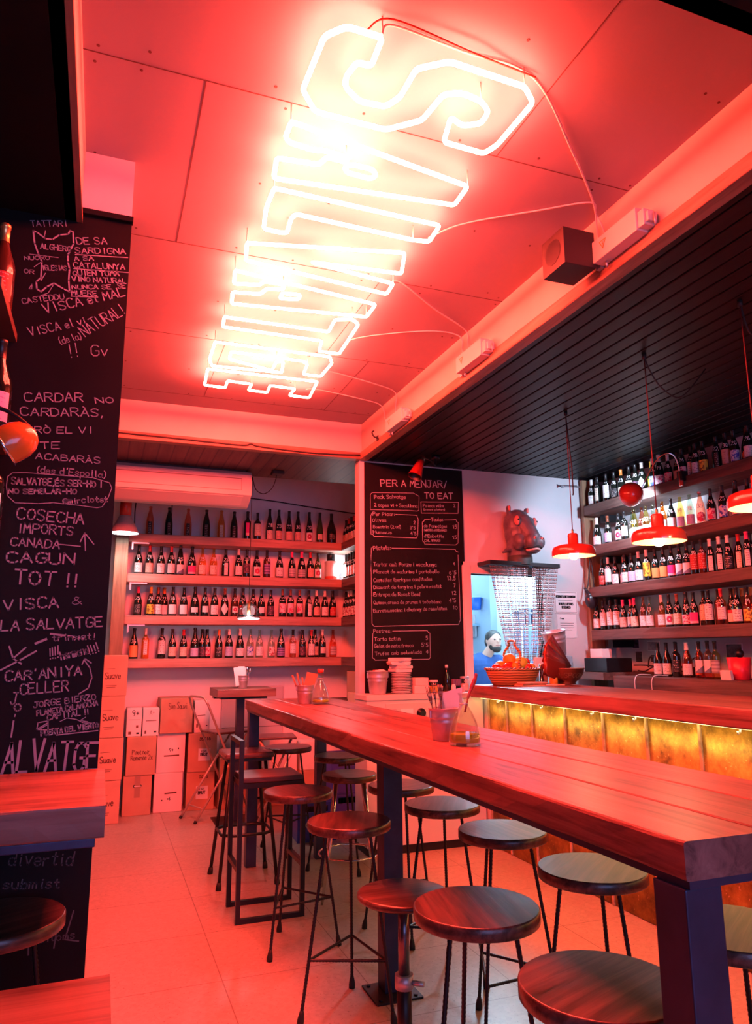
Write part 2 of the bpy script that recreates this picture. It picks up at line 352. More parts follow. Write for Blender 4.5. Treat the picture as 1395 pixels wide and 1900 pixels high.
def layout(txt, h, rnd=None):
    """strokes of a line of writing with cap height h, starting at (0,0); returns strokes and length"""
    s = h/6.0; x = 0.0; out = []
    for ch in txt:
        acc = None
        if ch in ACC: ch, acc = ACC[ch][0], ACC[ch][1]
        if ch == ' ': x += WID[' '] ; continue
        g = GL.get(ch)
        wd = WID.get(ch, 4.0 if ch.isupper() or ch.isdigit() else 3.2)
        jy = rnd.uniform(-.25,.25) if rnd else 0; js = rnd.uniform(.92,1.08) if rnd else 1; jk = rnd.uniform(-.06,.06) if rnd else 0
        if g:
            for st in g: out.append([((x+p+q*jk)*s, (q*js+jy)*s) for p,q in st])
        if acc:
            t = 6.6 if ch.isupper() else 4.4
            out.append([((x+1.2)*s,(t+.9)*s),((x+2.2)*s,t*s)] if acc == '`' else [((x+2.4)*s,(t+.9)*s),((x+1.5)*s,t*s)])
        x += wd+1.1
    return out, max(x-1.1, .5)*s
def chalk(mb, rows, O, U, V, wbase, seed=3):
    """rows: (text,u0,v0,u1,v1,cap,weight) or ('~',points,weight) in plane coordinates"""
    rnd = random.Random(seed); Nn = U.cross(V)
    for R in rows:
        if R[0] == '~':
            mb.ribbon(R[1], wbase*R[2], U, V, O)
            continue
        t, u0, v0, u1, v1, h, wt = R
        st, L = layout(t, h, rnd); k = math.hypot(u1-u0, v1-v0)/L; ang = math.atan2(v1-v0, u1-u0)
        ca, sa = math.cos(ang), math.sin(ang)
        for q in st:
            mb.ribbon([(u0+ca*a*k-sa*b, v0+sa*a*k+ca*b) for a,b in q], wbase*wt, U, V, O)
    return mb
# ------------------------------------------------------------------ measured outlines and lettering, in metres
NEON = [('S',[[(0.67,1.707),(0.559,1.707),(0.508,1.761),(0.501,1.984),(0.564,2.063),(0.819,2.062),(0.918,1.977),(0.937,1.845),(0.993,1.82),(1.067,1.831),(1.112,1.863),(1.116,1.92),(1.061,1.954),(1.005,1.931),(1.035,2.049),(1.199,2.054),(1.222,1.997),(1.231,1.778),(1.168,1.727),(0.896,1.719),(0.811,1.78),(0.808,1.905),(0.779,1.961),(0.69,1.969),(0.626,1.926),(0.615,1.885),(0.629,1.819),(0.676,1.818)]]),('A',[[(0.501,2.136),(0.5,2.217),(0.521,2.24),(0.616,2.248),(0.646,2.237),(0.742,2.247),(0.743,2.27),(0.667,2.267),(0.652,2.318),(0.496,2.336),(0.511,2.454),(1.238,2.371),(1.233,2.244)],[(0.743,2.299),(0.765,2.326),(0.861,2.33),(0.874,2.302),(0.848,2.276),(0.77,2.275)]]),('L',[[(0.526,2.512),(1.244,2.521),(1.253,2.649),(1.181,2.662),(0.649,2.65),(0.637,2.684),(0.646,2.795),(0.623,2.804),(0.545,2.8),(0.524,2.653)]]),('V',[[(0.498,2.934),(1.187,2.772),(1.244,2.948),(0.807,2.993),(1.243,3.05),(1.25,3.161),(0.521,3.081)]]),('A',[[(0.489,3.187),(0.505,3.316),(0.628,3.284),(0.64,3.241),(0.74,3.243),(0.747,3.291),(0.667,3.311),(0.648,3.378),(0.513,3.402),(0.529,3.529),(1.24,3.435),(1.237,3.284)],[(0.753,3.39),(0.844,3.367),(0.841,3.316),(0.748,3.33)]]),('T',[[(0.518,3.695),(0.528,3.821),(1.099,3.815),(1.126,3.963),(1.252,3.96),(1.23,3.536),(1.178,3.489),(1.09,3.525),(1.101,3.684)]]),('G',[[(0.518,4.036),(1.212,4.02),(1.254,4.116),(1.249,4.35),(1.131,4.352),(1.113,4.181),(1.076,4.143),(0.628,4.148),(0.637,4.266),(0.924,4.359),(0.92,4.199),(0.961,4.193),(0.992,4.371),(0.551,4.41),(0.522,4.308)]]),('E',[[(0.533,4.469),(1.255,4.45),(1.286,4.773),(1.14,4.774),(1.147,4.632),(0.971,4.626),(0.981,4.767),(0.848,4.765),(0.85,4.643),(0.686,4.636),(0.691,4.773),(0.551,4.766)]])]
PILLAR_CHALK = [('TATTARI',-0.324,2.948,-0.207,2.973,0.022,0.6),('~',[(-0.316,2.932),(-0.304,2.929),(-0.275,2.91),(-0.252,2.912),(-0.23,2.934),(-0.202,2.943),(-0.196,2.958),(-0.186,2.955),(-0.181,2.91),(-0.197,2.862),(-0.195,2.834),(-0.188,2.808),(-0.188,2.764),(-0.182,2.72),(-0.202,2.728),(-0.235,2.744),(-0.257,2.726),(-0.274,2.704),(-0.288,2.712),(-0.292,2.739),(-0.278,2.758),(-0.28,2.818),(-0.294,2.848),(-0.308,2.884),(-0.316,2.932)],1.3),('~',[(-0.277,2.941),(-0.279,2.91)],0.6),('~',[(-0.321,2.84),(-0.228,2.845)],0.6),('~',[(-0.303,2.794),(-0.282,2.817)],0.6),('~',[(-0.282,2.684),(-0.251,2.703),(-0.237,2.735)],0.6),('~',[(-0.265,2.777),(-0.277,2.747)],0.7),('~',[(-0.313,2.708),(-0.305,2.728),(-0.304,2.709),(-0.313,2.708)],0.6),('ALGHERO',-0.288,2.869,-0.188,2.875,0.02,0.8),('NUORO',-0.335,2.815,-0.255,2.831,0.014,0.6),('OR',-0.333,2.764,-0.301,2.767,0.015,0.6),('IGLESIAS',-0.275,2.786,-0.197,2.801,0.018,0.8),('CASTEDDU',-0.329,2.649,-0.197,2.69,0.02,0.7),('DE SA',-0.169,2.91,-0.068,2.931,0.025,0.9),('SARDIGNA',-0.174,2.873,-0.002,2.905,0.022,0.9),('~',[(-0.173,2.868),(0.006,2.891)],0.8),('A SA',-0.174,2.844,-0.11,2.857,0.017,0.9),('CATALUNYA',-0.175,2.816,-0.001,2.842,0.021,0.9),('~',[(-0.174,2.812),(0.012,2.832)],0.8),('QUIEN TOMA',-0.175,2.785,-0.019,2.812,0.019,0.9),('VINO NATURAL',-0.176,2.763,0.007,2.787,0.018,0.9),('NUNCA SE',-0.174,2.733,-0.043,2.756,0.016,0.9),('SE',-0.021,2.763,0.005,2.768,0.02,0.9),('MUERE',-0.174,2.708,-0.09,2.722,0.018,0.9),('~',[(-0.176,2.704),(-0.087,2.716)],0.8),('VISCA el MAL',-0.254,2.624,0.007,2.74,0.033,1),('VISCA el vi',-0.295,2.532,-0.118,2.608,0.03,0.8),('(de la)',-0.199,2.517,-0.129,2.549,0.024,0.7),('NATURAL!',-0.12,2.559,0.012,2.67,0.043,0.8),('!!',-0.165,2.472,-0.133,2.48,0.048,0.7),('Gv',-0.096,2.489,-0.04,2.497,0.038,0.8),('CARDAR',-0.296,2.295,-0.111,2.315,0.032,0.9),('NO',-0.069,2.315,-0.01,2.322,0.021,0.9),('CARDARÀS,',-0.304,2.244,-0.041,2.268,0.028,0.9),('PERÒ EL VI',-0.311,2.18,-0.073,2.204,0.023,0.8),('TE',-0.233,2.134,-0.173,2.14,0.023,0.8),('ACABARÀS',-0.246,2.097,-0.041,2.097,0.021,0.8),("(des d'Espolla)",-0.24,2.049,-0.019,2.048,0.022,0.8),('~',[(-0.326,2.028),(-0.312,2.042),(-0.273,2.046),(-0.061,2.045),(-0.006,2.031),(0.002,2.013),(-0.007,1.98),(-0.025,1.945),(-0.042,1.94),(-0.087,1.944),(-0.18,1.949),(-0.226,1.943),(-0.296,1.941),(-0.321,1.963),(-0.327,1.997),(-0.326,2.028)],0.6),('SALVATGE,ÉS SER-HO I',-0.312,2.003,-0.03,2.013,0.022,1),('NO SEMBLAR-HO',-0.318,1.971,-0.11,1.984,0.017,1),('@mirclotet',-0.15,1.948,-0.008,1.964,0.02,0.9),('COSECHA',-0.288,1.887,-0.081,1.881,0.035,1.1),('IMPORTS',-0.284,1.841,-0.112,1.839,0.031,1),('CANADA',-0.3,1.799,-0.151,1.792,0.028,1),('~',[(-0.152,1.808),(-0.086,1.804)],0.8),('~',[(-0.069,1.79),(-0.075,1.847)],0.9),('~',[(-0.087,1.82),(-0.075,1.851),(-0.044,1.813)],0.9),('CAGUN',-0.307,1.743,-0.102,1.742,0.035,1.3),('TOT !!',-0.278,1.672,-0.085,1.666,0.044,1.4),('VISCA',-0.302,1.585,-0.14,1.599,0.035,1.2),('&',-0.101,1.607,-0.075,1.608,0.024,0.5),('LA SALVATGE',-0.305,1.519,0.001,1.536,0.033,1.1),('trinxat!',-0.15,1.488,-0.019,1.494,0.021,0.7),('~',[(-0.157,1.511),(-0.108,1.505),(-0.053,1.496)],1.5),('~',[(-0.295,1.397),(-0.244,1.426),(-0.196,1.456)],1.3),('~',[(-0.276,1.471),(-0.262,1.433),(-0.237,1.416)],1.2),('~',[(-0.262,1.433),(-0.228,1.467)],1.2),('~',[(-0.2,1.48),(-0.169,1.494)],1.8),('!!!!',-0.155,1.431,-0.127,1.434,0.036,0.9),('hermana',-0.119,1.428,-0.037,1.447,0.028,1),('!!!!',-0.034,1.442,-0.003,1.454,0.029,0.9),("CAR'ANIYA",-0.28,1.361,-0.054,1.378,0.03,1.1),('CELLER',-0.233,1.319,-0.091,1.328,0.032,1),('~',[(-0.059,1.317),(-0.031,1.335),(-0.022,1.369),(-0.03,1.4),(-0.048,1.424)],0.9),('~',[(-0.055,1.412),(-0.048,1.431),(-0.027,1.416)],0.9),('J',-0.259,1.291,-0.242,1.29,0.034,0.9),('O',-0.246,1.269,-0.227,1.269,0.023,1.1),('~',[(-0.242,1.259),(-0.243,1.252)],0.8),('~',[(-0.245,1.239),(-0.248,1.19)],1.2),('JORGE BIERZO',-0.191,1.278,-0.005,1.298,0.018,0.8),('PLANETA,CALAMOCHA',-0.179,1.252,0.002,1.279,0.016,0.8),('CAPITAL !!',-0.148,1.238,-0.024,1.252,0.017,0.8),('~',[(-0.109,1.232),(-0.09,1.242),(-0.061,1.237),(-0.039,1.225),(-0.017,1.224)],0.6),('~',[(-0.033,1.243),(-0.049,1.233),(-0.026,1.228)],0.6),('~',[(-0.176,1.21),(-0.174,1.231),(-0.145,1.235),(-0.143,1.207),(-0.176,1.21),(-0.146,1.229)],0.8),('~',[(-0.166,1.212),(-0.145,1.224)],0.8),('PUERTA DEL VIENTO',-0.162,1.189,0.008,1.209,0.016,0.9),('~',[(-0.117,1.19),(0.007,1.199)],0.8),('ALVATGE',-0.266,1.084,0.011,1.076,0.09,2.0),('divertid',-0.226,0.812,-0.043,0.792,0.039,0.8),('submist',-0.236,0.745,-0.076,0.73,0.028,0.8),('pantons',-0.151,0.581,-0.021,0.58,0.022,0.6)]
MENU_CHALK = [('PER A MENJAR/',2.096,2.789,2.707,2.824,0.058,1.3),('TO EAT',2.491,2.713,2.757,2.728,0.052,1.4),('~',[(2.001,2.713),(2.017,2.73),(2.39,2.753),(2.44,2.728),(2.436,2.611),(2.421,2.6),(2.334,2.602),(2.001,2.587),(2.001,2.713)],0.6),('Pack Salvatge',2.037,2.682,2.316,2.701,0.031,0.9),('2 copes vi + Secallona',2.036,2.616,2.422,2.632,0.028,0.9),('~',[(2.456,2.682),(2.809,2.702),(2.803,2.605),(2.458,2.586),(2.456,2.682)],0.8),('Pa coca vidre',2.476,2.638,2.668,2.65,0.027,0.8),('2',2.762,2.656,2.78,2.657,0.027,0.7),('(sense gluten)',2.479,2.611,2.678,2.623,0.014,0.8),('Per Picar:',2.023,2.539,2.218,2.55,0.027,0.8),('~',[(2.224,2.56),(2.417,2.565),(2.42,2.547),(2.428,2.535),(2.421,2.398),(2.41,2.371),(2.031,2.366),(2.022,2.384),(2.006,2.383),(2.004,2.535),(2.016,2.561)],0.8),('Olives',2.019,2.486,2.141,2.493,0.027,0.8),('2',2.385,2.488,2.404,2.489,0.027,0.8),('Bomatrio (2 ud)',2.025,2.434,2.271,2.446,0.024,0.8),("3'5",2.353,2.443,2.403,2.445,0.027,0.8),('Hummus',2.025,2.39,2.19,2.396,0.024,0.8),("4'5",2.357,2.395,2.409,2.397,0.026,0.8),('Taules',2.548,2.522,2.661,2.529,0.029,0.8),('~',[(2.542,2.538),(2.487,2.533),(2.48,2.518),(2.465,2.512),(2.465,2.347),(2.48,2.339),(2.483,2.323),(2.77,2.328),(2.795,2.347),(2.802,2.525),(2.786,2.531),(2.783,2.548),(2.672,2.538)],0.7),('de Formatges',2.479,2.466,2.694,2.475,0.026,0.8),('15',2.746,2.47,2.788,2.472,0.031,0.8),('MIXTES ARTESANES',2.482,2.435,2.69,2.443,0.015,0.9),("d'Embotits",2.481,2.379,2.664,2.386,0.026,0.8),('15',2.742,2.379,2.784,2.381,0.028,0.8),('CAL TOMAS',2.483,2.345,2.629,2.352,0.017,0.9),('Platets:',2.027,2.254,2.182,2.265,0.033,0.9),('~',[(2.188,2.276),(2.765,2.292),(2.775,2.274),(2.794,2.268)],0.8),('~',[(2.024,2.277),(2.008,2.269),(2.003,2.08)],0.8),('~',[(2.004,2.212),(2.011,1.661),(2.027,1.641),(2.78,1.661),(2.786,1.682),(2.797,1.694),(2.792,2.243)],0.8),('Tartar amb Ponzu i escalunya',2.027,2.123,2.587,2.141,0.03,0.9),('4',2.744,2.154,2.761,2.154,0.026,0.7),('Plancat de madurixe i portobello',2.026,2.064,2.612,2.084,0.027,0.9),("6'5",2.704,2.077,2.771,2.079,0.031,0.8),('Costelles iberiques confitades',2.026,1.995,2.543,2.021,0.027,0.9),('13.5',2.682,2.028,2.762,2.03,0.032,0.9),('Diamant de tonyina i pebre rostit',2.026,1.939,2.629,1.961,0.027,0.8),('7',2.742,1.971,2.761,1.972,0.028,0.8),('Entrepa de Roast Beef',2.025,1.88,2.438,1.893,0.029,0.9),('12',2.72,1.906,2.764,1.907,0.031,0.7),('Quisso,crema de prunes i tofu blanc',2.025,1.817,2.623,1.834,0.026,0.7),("4'5",2.697,1.845,2.762,1.846,0.03,0.6),('Burrata,cecina i chutney de remolatxa',2.024,1.75,2.672,1.781,0.026,0.9),('10',2.726,1.784,2.774,1.785,0.029,0.5),('Postres:',2.023,1.591,2.177,1.593,0.027,0.7),('~',[(2.187,1.604),(2.491,1.61),(2.501,1.594),(2.515,1.588),(2.515,1.396),(2.502,1.38),(2.035,1.377),(2.025,1.39),(2.012,1.395),(2.017,1.584),(2.024,1.592)],0.8),('Tarta tatin',2.029,1.526,2.25,1.532,0.028,0.8),('5',2.478,1.534,2.496,1.534,0.03,0.8),('Gelat de nata fresca',2.029,1.473,2.365,1.479,0.026,0.8),("5'5",2.439,1.479,2.497,1.478,0.029,0.8),('Trufes amb melmelada',2.035,1.415,2.437,1.426,0.026,0.8),('4',2.477,1.426,2.497,1.426,0.025,0.8)]
BACK_X = {1: [0.383,0.564,0.75,0.933,1.083,1.215,1.354,1.459,1.586,1.685,1.795,1.892,2.017,2.135,2.265],2: [0.294,0.397,0.506,0.603,0.691,0.805,0.908,1.019,1.141,1.272,1.357,1.461,1.566,1.701,1.833,1.939,2.034,2.117],3: [0.31,0.428,0.5,0.562,0.637,0.742,0.85,0.948,1.043,1.145,1.245,1.327,1.432,1.517,1.616,1.739,1.825,1.922,2.022,2.106,2.197,2.283],4: [0.293,0.399,0.551,0.65,0.756,0.865,0.94,0.996,1.1,1.201,1.311,1.414,1.508,1.631,1.731,1.857,1.959,2.054,2.11,2.173,2.289]}
RIGHT_Y = {1: [5.316,5.232,5.112,5.004,4.912,4.81,4.73,4.653,4.595,4.527,4.454,4.383,4.319,4.206,4.14,4.07,3.997,3.87,3.787,3.712,3.652,3.593],2: [5.277,5.128,4.986,4.911,4.85,4.784,4.719,4.643,4.575,4.514,4.455,4.362,4.266,4.168,4.068,3.966,3.858,3.741,3.641],3: [5.24,5.16,5.095,5.032,4.943,4.857,4.772,4.678,4.58,4.491,4.404,4.32,4.244,4.174,4.096,4.016,3.932,3.856,3.795,3.741,3.692],4: [5.352,5.264,5.17,5.086,5.004,4.937,4.865,4.757,4.683,4.551,4.47,4.386,4.293,4.219,4.157,4.076,4.017,3.959,3.902,3.824,3.757],5: [4.635,4.565,4.502,4.441,4.397,4.327,4.274,4.207,4.126,4.057]}
# ------------------------------------------------------------------ materials
M_white = mat('white_wall_paint', (0.58,0.57,0.59), 0.6, var=0.05, scale=2.5, bump=0.15, bscale=30)
M_ceil = mat('ceiling_board_paint', (0.29,0.26,0.31), 0.62, var=0.06, scale=1.6, bump=0.12, bscale=14)
M_fascia = mat('fascia_paint', (0.58,0.52,0.47), 0.6, var=0.06, scale=3)
M_alcove = mat('alcove_white_brightened', (0.87,0.84,0.86), 0.6, var=0.04, scale=2.5)  # lighter copy of the wall white, so the alcove looks better lit
M_black2 = mat('black_ceiling_paint', (0.004,0.0035,0.004), 0.8, spec=0.2)
M_dark = mat('dark_plaster', (0.018,0.012,0.014), 0.7)
M_maroon = mat('dark_brown_wall', (0.10,0.05,0.04), 0.7, var=0.3, scale=3)
M_plank = wood('black_planks', (0.014,0.011,0.014), (0.024,0.018,0.024), (0.040,0.030,0.038), 'y', 0.5, plank=0.094, paxis='x', knots=False)
M_plank2 = wood('black_boards', (0.004,0.003,0.005), (0.007,0.005,0.008), (0.012,0.009,0.013), 'y', 0.42, knots=False)
M_table = wood('table_wood', (0.055,0.02,0.02), (0.27,0.105,0.092), (0.40,0.18,0.155), 'y', 0.38, 1.2)
M_table.node_tree.nodes['Principled BSDF'].inputs['Specular IOR Level'].default_value = 0.32
M_tablex = wood('table_wood_across', (0.08,0.035,0.03), (0.26,0.13,0.105), (0.37,0.21,0.17), 'x', 0.42, 1.2)
M_shelf = wood('shelf_wood', (0.28,0.14,0.11), (0.58,0.32,0.25), (0.72,0.43,0.34), 'x', 0.55)
M_shelfy = wood('shelf_wood_long', (0.06,0.03,0.025), (0.16,0.085,0.07), (0.24,0.135,0.11), 'y', 0.6)
M_post = wood('post_wood', (0.14,0.075,0.04), (0.32,0.19,0.11), (0.45,0.28,0.17), 'z', 0.55)
M_beam = wood('trim_wood', (0.14,0.07,0.045), (0.36,0.21,0.14), (0.50,0.32,0.22), 'y', 0.5)
M_beamx = wood('trim_wood_across', (0.14,0.07,0.045), (0.30,0.17,0.11), (0.42,0.27,0.19), 'x', 0.5)
M_seat = wood('seat_wood', (0.010,0.005,0.005), (0.095,0.043,0.036), (0.22,0.11,0.085), 'x', 0.32, 1.3, 1.7, coat=0.25, knots=False)
M_black = mat('black_steel', (0.012,0.012,0.016), 0.4, 0.3)
M_blue_steel = mat('dark_blue_steel', (0.035,0.045,0.10), 0.42, 0.5, var=0.3, scale=9)
M_rubber = mat('black_rubber', (0.012,0.011,0.011), 0.7)
M_chrome = mat('chrome', (0.82,0.82,0.84), 0.12, 1.0)
M_steel = mat('galvanised_steel', (0.52,0.53,0.58), 0.42, 0.65, var=0.15, scale=14)
M_board = mat('chalkboard_black', (0.008,0.007,0.009), 0.55, var=0.3, scale=3, spec=0.12)
M_chalk = mat('white_chalk', (0.34,0.33,0.43), 0.9)
M_chalk_faint = mat('faded_chalk', (0.11,0.10,0.12), 0.9)
M_paper = mat('white_paper', (0.82,0.80,0.79), 0.7)
M_cream = mat('cream_plastic', (0.60,0.57,0.55), 0.4)
M_card = mat('brown_cardboard', (0.55,0.32,0.21), 0.8, var=0.10, scale=5)
M_cardlt = mat('light_cardboard', (0.70,0.44,0.30), 0.8, var=0.08, scale=5)
M_whitebox = mat('white_carton', (0.86,0.82,0.80), 0.6, var=0.04, scale=4)
M_ink = mat('black_ink', (0.02,0.018,0.02), 0.7)
M_brownink = mat('brown_ink', (0.16,0.07,0.05), 0.7)
M_tape = mat('packing_tape', (0.36,0.21,0.12), 0.3)
M_redlamp = mat('red_enamel', (0.62,0.05,0.03), 0.22, 0, coat=0.6)
M_orange_enamel = mat('orange_enamel', (0.85,0.20,0.03), 0.22, 0, coat=0.6)
M_lampin = mat('lamp_inner_white', (0.85,0.75,0.66), 0.5)
M_bulb = emis('warm_bulb_glow', (1.0,0.70,0.36), 60)
M_bulbw = emis('white_bulb_glow', (0.85,0.92,1.0), 40)
M_cord = mat('black_cord', (0.015,0.012,0.012), 0.6)
M_whitecord = mat('white_cable', (0.72,0.62,0.60), 0.5)
M_neon = emis('neon_tube_glow', NEON_COLOR, NEON_POWER)

# terrazzo floor with joints
def floor_mat():
    m, nt, b = _new('terrazzo_floor'); tc = N(nt, 'ShaderNodeTexCoord')
    vo = N(nt, 'ShaderNodeTexVoronoi'); vo.inputs['Scale'].default_value = 55
    nt.links.new(tc.outputs['Object'], vo.inputs['Vector'])
    rp = N(nt, 'ShaderNodeValToRGB'); rp.color_ramp.elements[0].color = (0.36,0.29,0.235,1); rp.color_ramp.elements[1].color = (0.45,0.375,0.31,1)
    nt.links.new(vo.outputs['Color'], rp.inputs[0])
    nz = N(nt, 'ShaderNodeTexNoise'); nz.inputs['Scale'].default_value = 90; nz.inputs['Detail'].default_value = 2
    nt.links.new(tc.outputs['Object'], nz.inputs['Vector'])
    r2 = N(nt, 'ShaderNodeValToRGB'); r2.color_ramp.elements[0].position = 0.28; r2.color_ramp.elements[1].position = 0.36
    r2.color_ramp.elements[0].color = (0.35,0.27,0.22,1); r2.color_ramp.elements[1].color = (1,1,1,1)
    nt.links.new(nz.outputs['Fac'], r2.inputs[0])
    mx = N(nt, 'ShaderNodeMixRGB', blend_type='MULTIPLY'); mx.inputs[0].default_value = 0.8
    nt.links.new(rp.outputs[0], mx.inputs[1]); nt.links.new(r2.outputs[0], mx.inputs[2])
    br = N(nt, 'ShaderNodeTexBrick', offset=0.0); br.inputs['Scale'].default_value = 1.0
    br.inputs['Brick Width'].default_value = 0.6; br.inputs['Row Height'].default_value = 0.6; br.inputs['Mortar Size'].default_value = 0.0022
    br.inputs['Color1'].default_value = (1,1,1,1); br.inputs['Color2'].default_value = (0.95,0.95,0.95,1); br.inputs['Mortar'].default_value = (0.42,0.34,0.30,1)
    nt.links.new(tc.outputs['Object'], br.inputs['Vector'])
    m2 = N(nt, 'ShaderNodeMixRGB', blend_type='MULTIPLY'); m2.inputs[0].default_value = 1.0
    nt.links.new(mx.outputs[0], m2.inputs[1]); nt.links.new(br.outputs['Color'], m2.inputs[2])
    nt.links.new(m2.outputs[0], b.inputs['Base Color']); b.inputs['Roughness'].default_value = 0.34
    return m
M_floor = floor_mat()

# ------------------------------------------------------------------ the room
ZD, ZU = 3.0, 3.3          # dark plank ceiling, raised painted ceiling
XL, XR, YF, YB = -0.165, 1.92, 1.155, 5.45    # the raised recess
struct('floor', MB().box((-1.3,-2.7,-0.1),(5.3,8.1,0.0)), M_floor)
c = struct('ceiling', MB().box((XL-.02,YF-.02,ZU),(XR+.02,YB+.02,ZU+.1)), M_ceil)
# panel joints and fixing screws of the raised ceiling
mb = MB()
for y in (2.135, 3.155, 4.17, 5.2): mb.box((XL,y-.0018,ZU-.0012),(XR,y+.0018,ZU))
for x,y0,y1 in ((0.213,2.135,3.155),(1.30,YF,2.135),(1.22,3.155,4.17),(0.60,4.17,5.2),(1.52,4.17,5.2)): mb.box((x-.0018,y0,ZU-.0012),(x+.0018,y1,ZU))
rnd = random.Random(5)
for y in (1.24,1.61,2.09,2.18,2.62,3.11,3.20,3.66,4.13,4.21,4.7,5.16):
    for x in (-0.148,0.04,0.46,0.78,1.14,1.47,1.78,1.9):
        if rnd.random() < .72:
            xx, yy = x+rnd.uniform(-.03,.03), y+rnd.uniform(-.02,.02)
            mb.cyl((min(xx,1.9),yy,ZU-.0016),(min(xx,1.9),yy,ZU),.0052,seg=8)
struct('ceiling_joints', mb, mat('ceiling_joint', (0.10,0.05,0.05), 0.8), c)
mb = MB(); mb.box((XR+.05,-2.7,ZD+.014),(4.45,5.5,ZD+.08))
x = XR+.004
while x < 4.45:
    mb.box((x+.005,-2.7,ZD+random.uniform(0,.0015)),(min(x+.089,4.45),5.5,ZD+.014),.003,seg=1); x += .094
M_plank2.node_tree.nodes['Principled BSDF'].inputs['Specular IOR Level'].default_value = 0.25
struct('ceiling', mb, M_plank2)
struct('ceiling', MB().box((XL,-2.7,ZD),(XR,YF,ZD+.08)), M_black2)
struct('ceiling', MB().box((-1.3,-2.7,ZD),(XL,5.5,ZD+.08)), M_black2)
struct('ceiling', MB().box((-1.3,5.5,ZD),(2.7,6.32,ZD+.08)), wood('brown_planks', (0.035,0.018,0.015),(0.075,0.04,0.032),(0.12,0.07,0.055),'y',0.5,plank=0.11,paxis='x',knots=False))
struct('ceiling', MB().box((-1.3,6.32,3.42),(2.7,7.7,3.5)), M_white)
# fascias of the recess and their wooden edge
mb = MB(); mb.box((XR,YF,ZD+.06),(XR+.05,YB,ZU)); struct('trim_1', mb, M_fascia)
mb = MB(); mb.box((XL-.05,YF,ZD),(XL,YB,ZU)); struct('trim_2', mb, M_fascia)
mb = MB(); mb.box((XL,YB,ZD+.05),(XR,YB+.05,ZU)); struct('trim_3', mb, M_fascia)
mb = MB(); mb.box((XL,YF-.05,ZD),(XR,YF,ZU)); struct('trim_4', mb, M_dark)
mb = MB(); slab(mb,(XR-.014,YF,ZD-.002),(XR+.06,YB+.06,ZD+.06),'y',.002,.005); struct('trim_5', mb, M_beam)
mb = MB(); slab(mb,(XL,YB-.014,ZD-.002),(XR-.015,YB+.06,ZD+.055),'x',.002,.005); struct('trim_6', mb, M_beamx)
mb = MB(); mb.box((XL-.012,YF,ZD-.002),(XL+.008,YB,ZD+.02)); struct('trim_7', mb, M_beam)
# walls
struct('wall_back', MB().box((-1.3,7.62,0),(2.75,7.72,3.5)), M_alcove)
struct('wall_left', MB().box((-0.16,3.02,0),(-0.06,7.62,3.0)), M_maroon)
struct('wall_left', MB().box((-1.3,-2.7,0),(-1.2,3.1,3.0)), M_dark)
struct('wall_alcove', MB().box((2.66,5.58,0),(2.75,7.62,3.42)), M_alcove)
DX0, DX1, DZ = 2.905, 3.62, 2.09
mb = MB(); mb.box((1.908,5.48,0),(DX0,5.58,ZD)); mb.box((DX1,5.48,0),(4.45,5.58,ZD)); mb.box((DX0,5.48,DZ),(DX1,5.58,ZD))
struct('wall_bar', mb, M_white)
struct('wall_right', MB().box((4.36,-2.7,0),(4.46,5.48,3.0)), M_white)
mb = MB(); mb.box((-1.3,-2.8,0),(4.46,-2.7,.7)); mb.box((-1.3,-2.8,2.8),(4.46,-2.7,3.0)); mb.box((-1.3,-2.8,.7),(-.6,-2.7,2.8)); mb.box((2.6,-2.8,.7),(4.46,-2.7,2.8))
struct('wall_front', mb, M_dark)
mb = MB(); t_ = .07
for a,b in (((DX0-t_,5.455,0),(DX0,5.59,DZ+t_)),((DX1,5.455,0),(DX1+t_,5.59,DZ+t_)),((DX0,5.455,DZ),(DX1,5.59,DZ+t_))): mb.box(a,b,.006)
mb.box((DX0-t_-.012,5.462,0),(DX0-t_,5.48,DZ+t_+.03)); mb.box((DX0-t_-.012,5.462,DZ+t_),(DX1+t_+.012,5.48,DZ+t_+.03))
struct('door_1', mb, M_cream)
# the kitchen seen through the doorway
M_kit = mat('kitchen_white_tile', (0.80,0.84,0.86), 0.35)
mb = MB(); mb.box((2.75,8.0,0),(5.3,8.1,3.0)); struct('wall_kitchen_back', mb, M_kit)
mb = MB(); mb.box((5.2,5.58,0),(5.3,8.0,3.0)); mb.box((4.46,5.48,0),(5.3,5.58,3.0)); struct('wall_kitchen_side', mb, M_kit)
mb = MB(); mb.box((2.75,5.58,2.95),(5.3,8.1,3.05)); struct('ceiling_kitchen', mb, M_kit)
mb = MB(); mb.box((4.06,7.2,0),(4.14,8.0,2.95)); struct('wall_kitchen_nib', mb, mat('kitchen_blue_shade', (0.45,0.60,0.78), 0.5))
